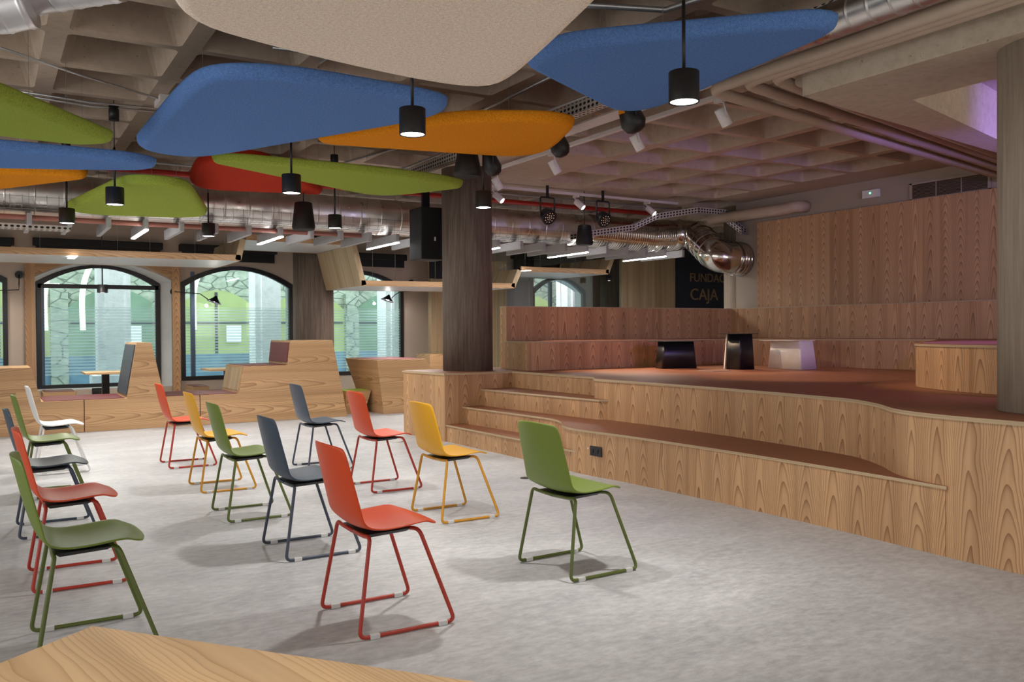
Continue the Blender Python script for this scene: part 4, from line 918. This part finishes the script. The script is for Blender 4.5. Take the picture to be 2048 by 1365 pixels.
# ------------------------------------------------------------------ track lights
o = MB().box((5.44, 5.35, 3.33), (5.49, 9.75, 3.365)).build('light_track', 'white_paint'); tag(o, 'long white light track running toward the camera right of the orange cloud', 'track')
o = MB().box((5.95, 10.46, 3.33), (9.5, 10.50, 3.365)).build('light_track', 'white_paint'); tag(o, 'white light track crossing above the stage back', 'track')
def spot_head(c, top, axis, label, lit=False, s=1.0, power=0, tgt=None, color=(1, .9, .8)):
    t = thing('track_spotlight', label, 'spotlight', tuple(top), 'white track spotlights'); ax = Vector(axis).normalized(); c = Vector(c)
    m = MB(); m.lathe([(.046*s, 0), (.050*s, .01), (.050*s, .16*s), (.044*s, .165*s)], c-ax*.08*s, ax, 28); o = m.build('head', 'white_paint', t)
    m = MB(); m.lathe([(.040*s, .166*s), (.0005, .1665*s)], c-ax*.08*s, ax, 24, capa=False, capb=False); m.build('lens', 'lamp_glow' if lit else 'black_plastic', t)
    side = ax.cross(Vector((0, 0, 1))).normalized()*.06*s
    m = MB(); m.box((top.x-.02, top.y-.06, top.z-.035), (top.x+.02, top.y+.06, top.z)); m.tube([Vector(top)+Vector((0, 0, -.03)), Vector(top)+side+Vector((0, 0, -.05)), c+side], .009, 8); m.lathe([(.014, 0), (.014, .012)], c+side*.85, side, 12); m.build('bracket', 'white_paint', t)
    if power: light('spot_beam', 'SPOT', c+ax*.10, power, color, tgt if tgt is not None else c+ax, .04, 46, .6)
for (hx, hy), (bx, by), lab, tg in [((1428, 245), (1440, 209), 'nearest white track spotlight, just right of the big pendant', (7.4, 3.9, .9)), ((1255, 298), (1268, 262), 'white track spotlight second from the camera, right of the orange cloud', (7.4, 6.2, .8)), ((1098, 340), (1104, 312), 'white track spotlight third from the camera, right of the dark column', (7.5, 7.8, .8)), ((985, 373), (990, 348), 'white track spotlight touching the dark column outline', (7.2, 8.8, .8))]:
    top = P(bx, by, X=5.465); top.z = 3.33; c = Vector((top.x+.03, top.y-.01, 3.17)); ax = Vector((.55, -.12, -.95)); spot_head(c, top, ax, lab, False, 1.0, 150, tg, (1, .76, .56))
for hx, lab, tg in ((990, 'lit white spotlight peeking out from behind the dark column', (7.0, 8.5, .8)), (1152, 'lit white spotlight in the middle above the stage back', (7.3, 7.9, .8)), (1294, 'lit white spotlight nearest the bent cable tray', (8.6, 7.2, .8))):
    q = P(hx, 400, Y=10.48); top = Vector((q.x, 10.48, 3.33)); c = top+Vector((.02, -.06, -.14)); spot_head(c, top, (.42, -.62, -.66), lab, True, .95, 300, tg, (1, .70, .46))
# black stage lights
def par_light(px, py, Y, label, s=1.0):
    c = P(px, py, Y=Y); t = thing('stage_light', label, 'stage light', tuple(c)); ax = Vector((.05, -.75, -.5)).normalized()
    m = MB(); m.lathe([(.075*s, -.09), (.10*s, -.06), (.11*s, .03), (.115*s, .06), (.10*s, .062)], c, ax, 24); m.build('body', 'black_plastic', t)
    sd = ax.cross(Vector((0, 0, 1))).normalized()*.125*s; z = Vector((0, 0, .26*s)); m = MB(); m.tube(fillet([c-sd, c-sd+z, c+sd+z, c+sd], .03), .012, 8); m.box((c.x-.015, c.y-.015, c.z+.25*s), (c.x+.015, c.y+.015, 3.40)); m.build('yoke', 'black_metal', t)
    a = ax.cross(Vector((0, 0, 1))).normalized(); b_ = ax.cross(a); m = MB()
    for rr, n_ in ((0, 1), (.035, 6), (.072, 10)):
        for i in range(n_):
            p = c+ax*.063+(a*math.cos(6.283*i/n_)+b_*math.sin(6.283*i/n_))*rr*s; m.lathe([(.0075*s, 0), (.0005, .003)], p, ax, 8, capa=False, capb=False)
    m.build('led_cluster', 'warm_dot', t)
par_light(1095, 432, 10.3, 'black stage light with LED cluster, left one above the stage back'); par_light(1206, 438, 10.3, 'black stage light with LED cluster, right one above the stage back')
def theatre_spot(px, py, z, label, s=1.0, gel=True):
    c = P(px, py, z=z); t = thing('theatre_spot', label, 'stage light', tuple(c)); ax = Vector((.35, -.15, -1)).normalized()
    m = MB(); m.lathe([(.06*s, -.14), (.09*s, -.08), (.11*s, .04), (.08*s, .10), (.04*s, .12)], c, ax, 20); m.build('body', 'black_plastic', t)
    m = MB(); a = ax.cross(Vector((0, 0, 1))).normalized()*.13*s; m.tube([c-a, c-a*.9+Vector((0, 0, .15)), c+a*.9+Vector((0, 0, .15)), c+a], .01, 6); m.box((c.x-.015, c.y-.015, c.z+.14), (c.x+.015, c.y+.015, 3.4)); m.build('yoke', 'black_metal', t)
    if gel: m = MB(); m.box((c.x-.12*s, c.y-.03, c.z+.03), (c.x-.07*s, c.y+.03, c.z+.08)); m.build('gel_holder', 'felt_orange', t)
theatre_spot(1264, 238, 3.12, 'black theatre spot hanging below the dark blue cloud', 1.0); theatre_spot(1118, 290, 3.1, 'black theatre spot half hidden by the orange cloud tip', .85, False); theatre_spot(984, 330, 3.1, 'black theatre spot above the column beside the pot speaker', .85, False)
def pot_speaker(px, py, z, label, r=.13, h=.26, Y=None):
    c = P(px, py, Y=Y) if Y else P(px, py, z=z); t = thing('pot_speaker', label, 'speaker', tuple(c), 'black pot speakers')
    m = MB(); m.lathe([(r*.6, h/2), (r*.75, h/2-.01), (r, -h/2+.03), (r*.95, -h/2), (r*.85, -h/2-.01)], c, seg=28); m.build('body', 'black_matt', t); m = MB(); m.tube([c+Vector((0, 0, h/2)), (c.x, c.y, ceil_z(c.x, c.y)+.005)], .006, 6); m.build('hanger', 'black_metal', t)
pot_speaker(935, 329, 2.93, 'black pot speaker at the top of the dark column', .135, .22); pot_speaker(607, 432, 0, 'black pot speaker hanging between the small pendants left of centre', .14, .33, 10.4); pot_speaker(1169, 470, 0, 'black pot speaker hanging between the two lit spotlights, right of centre', .13, .29, 10.5)
a = P(842, 413, Y=10.35); c = P(884, 520, Y=10.35)
t = thing('loudspeaker', 'tall black loudspeaker box hung left of the dark column', 'speaker', (a.x, 10.35, a.z)); m = MB(); m.box((a.x, 10.35, c.z), (a.x+.36, 10.72, a.z)); m.build('cabinet', 'black_matt', t, bevel=.01)
m = MB(); m.box((a.x+.1, 10.5, a.z), (a.x+.2, 10.55, 3.41)); m.build('bracket', 'black_metal', t)
m = MB(); m.box((a.x+.19, 10.342, c.z+.25), (a.x+.21, 10.35, c.z+.30)); m.build('badge', 'white_paint', t)
c = P(762, 268, z=3.05); t = thing('ceiling_camera', 'small silver dome device hanging before the orange cloud', 'camera', tuple(c)); m = MB(); m.lathe([(.035, .03), (.05, .025), (.05, -.015), (.04, -.02)], c, seg=8, smooth=False); m.build('housing', 'galvanised', t)
m = MB(); m.lathe([(.036, -.0201), (.03, -.035), (.012, -.045)], c, seg=16, capa=False); m.build('lens', 'black_plastic', t); m = MB(); m.tube([c+Vector((0, 0, .03)), (c.x, c.y, ceil_z(c.x, c.y)+.005)], .004, 6); m.build('wire', 'wire', t)
def emergency(c, u, label, w=.26, h=.09):
    t = thing('emergency_lamp', label, 'emergency light', tuple(c)); u = Vector(u)
    return t
c = P(1742, 388, X=10.59); t = thing('emergency_lamp', 'white emergency lamp with a green LED on the right wall', 'emergency light', tuple(c)); m = MB(); m.box((10.57, c.y-.13, c.z-.055), (10.618, c.y+.13, c.z+.055)); m.build('housing', 'white_paint', t, bevel=.004); m = MB(); m.lathe([(.012, 0), (.012, .004)], (10.569, c.y, c.z+.01), (-1, 0, 0), 12); m.build('indicator', 'green_led', t)
c = P(326, 203, z=3.37); t = thing('emergency_lamp', 'small white emergency lamp with green LED under the left coffers', 'emergency light', tuple(c)); m = MB(); m.box((c.x-.05, c.y-.15, 3.34), (c.x+.05, c.y+.15, 3.40)); m.build('housing', 'white_paint', t, bevel=.004); m = MB(); m.lathe([(.008, 0), (.008, .004)], (c.x, c.y-.05, 3.34), (0, 0, -1), 12); m.build('indicator', 'green_led', t)
# grille
a = P(1825, 370, X=10.6); c = P(1977, 379, X=10.6); t = thing('air_grille', 'dark slotted air grille high on the right wall', 'vent', (10.6, a.y, a.z)); zl, zh = 3.045, 3.235
m = MB(); m.box((10.60, c.y, zl), (10.618, a.y, zh)); m.build('backing', 'grille_dark', t)
for k in range(11): m = MB(); z = zl+.01+k*.0175; m.box((10.585, c.y, z), (10.60, a.y, z+.004)); m.build('slat', 'bronze', t)
m = MB()
for y0_, y1_, z0_, z1_ in ((c.y-.03, c.y, zl-.02, zh+.02), (a.y, a.y+.03, zl-.02, zh+.02), (c.y-.03, a.y+.03, zh, zh+.025), (c.y-.03, a.y+.03, zl-.025, zl), ((a.y*2+c.y)/3-.004, (a.y*2+c.y)/3+.004, zl, zh), ((a.y+c.y*2)/3-.004, (a.y+c.y*2)/3+.004, zl, zh)): m.box((10.583, y0_, z0_), (10.612, y1_, z1_))
m.build('frame', 'right_wall_paint', t)
# roller blinds
for k, (x0, x1, lab) in enumerate([(-1.95, .40, 'black roller blind above the leftmost window'), (.66, 2.62, 'black roller blind above the second window'), (2.9, 4.6, 'black roller blind above the third window'), (5.2, 7.2, 'black roller blind above the window right of the dark column'), (9.7, 11.8, 'black roller blind above the far arched window')]):
    t = thing('roller_blind', lab, 'blind', ((x0+x1)/2, YW-.12, 2.55)); zt_ = [2.86, 2.88, 2.88, 2.86, 3.0][k]; m = MB(); m.box((x0, YW-.17, zt_-.12), (x1, YW-.01, zt_)); m.build('cassette', 'black_matt', t, bevel=.01)
    m = MB(); m.box((x0+.04, YW-.11, 2.60), (x1-.04, YW-.10, zt_-.12)); m.build('blind_fabric', 'black_matt', t)
# wall lamps
def wall_lamp(mx, my, pts, head, label, Y=YW-.02):
    b0_ = P(mx, my, Y=Y); t = thing('wall_lamp', label, 'lamp', tuple(b0_), 'black swing-arm wall lamps'); m = MB(); m.lathe([(.06, 0), (.06, .03)], b0_, (0, -1, 0), 20); m.build('wall_mount', 'black_metal', t)
    path = [b0_+Vector((0, -.05, 0))]+[P(x, y, Y=Y-.25) for x, y in pts]; m = MB(); m.tube(path, .008, 8); m.build('arm', 'black_metal', t)
    h = P(*head, Y=Y-.3); m = MB(); m.lathe([(.02, .07), (.03, .05), (.045, .03), (.085, -.01), (.13, -.05)], h, (.35, 0, 1), 20, capb=False, capa=True); o = m.build('shade', 'black_metal', t)
    m = MB(); m.lathe([(.035, -.01), (.03, -.03), (.0005, -.04)], h, (.35, 0, 1), 16, capa=False, capb=False); m.build('bulb', 'lamp_glow', t); light('wall_lamp_light', 'POINT', h-Vector((0, 0, .08)), 10, (1, .93, .85), size=.03)
wall_lamp(38, 550, [(38, 568), (38, 580), (0, 581), (-40, 583)], (-60, 590), 'black swing-arm wall lamp between the first two windows')
wall_lamp(347, 584, [(352, 584), (400, 588), (420, 602)], (430, 600), 'black swing-arm wall lamp reaching over the third window')
wall_lamp(822, 566, [(822, 583), (800, 584), (790, 590), (783, 597)], (776, 597), 'black swing-arm wall lamp by the window right of the dark column')

# ------------------------------------------------------------------ coloured stage glow from a lamp behind the right column
t = thing('wash_light', 'purple stage wash light hung out of sight behind the right column', 'stage light', (7.6, 2.4, 2.6))
m = MB(); m.lathe([(.06, 0), (.09, .03), (.09, .18), (.06, .2)], (7.6, 2.4, 2.6), (0, 0, 1), 20); m.build('body', 'black_plastic', t); m = MB(); m.box((7.585, 2.385, 2.8), (7.615, 2.415, 3.36)); m.build('bracket', 'black_metal', t)
light('purple_wash', 'SPOT', (7.75, 2.7, 2.55), 150, (.30, .20, 1), (8.8, 7.0, 3.3), .1, 95, .7)
light('purple_wash', 'SPOT', (7.3, 2.6, 2.5), 60, (.80, .30, .95), (7.0, 3.8, 1.2), .1, 90, .6)
# pieces of parts go one level deeper
base = lambda o: o.name.split('.')[0]
SUBS = {'wall_socket': ('plate', ('outlet', 'indicator')), 'pendant_lamp': ('shade', ('diffuser',)), 'wall_lamp': ('shade', ('bulb',)), 'emergency_lamp': ('housing', ('indicator',)),
        'track_spotlight': ('head', ('lens',)), 'stage_light': ('body', ('led_cluster',)), 'loudspeaker': ('cabinet', ('badge',)), 'ceiling_camera': ('housing', ('lens',)), 'air_grille': ('frame', ('slat',))}
for r in [o for o in bpy.data.objects if o.parent is None and o.type == 'EMPTY']:
    ch = list(r.children)
    if base(r) in SUBS:
        pn, cn = SUBS[base(r)]; host = [c for c in ch if base(c) == pn]
        if host:
            for c in ch:
                if base(c) in cn: c.parent = host[0]
    if base(r) == 'chair':
        fr = [c for c in ch if base(c) == 'sled_frame']
        my = lambda o: o.data.vertices[len(o.data.vertices)//3].co.y if base(o) == 'sled_frame' else o.data.vertices[0].co.y
        sg = {(1 if sum(v.co.y for v in c.data.vertices) > 0 else -1): c for c in fr}
        for c in ch:
            if base(c) == 'glide': c.parent = sg[1 if sum(v.co.y for v in c.data.vertices) > 0 else -1]
for o in bpy.data.objects:
    if '_w' in o.keys(): del o['_w']
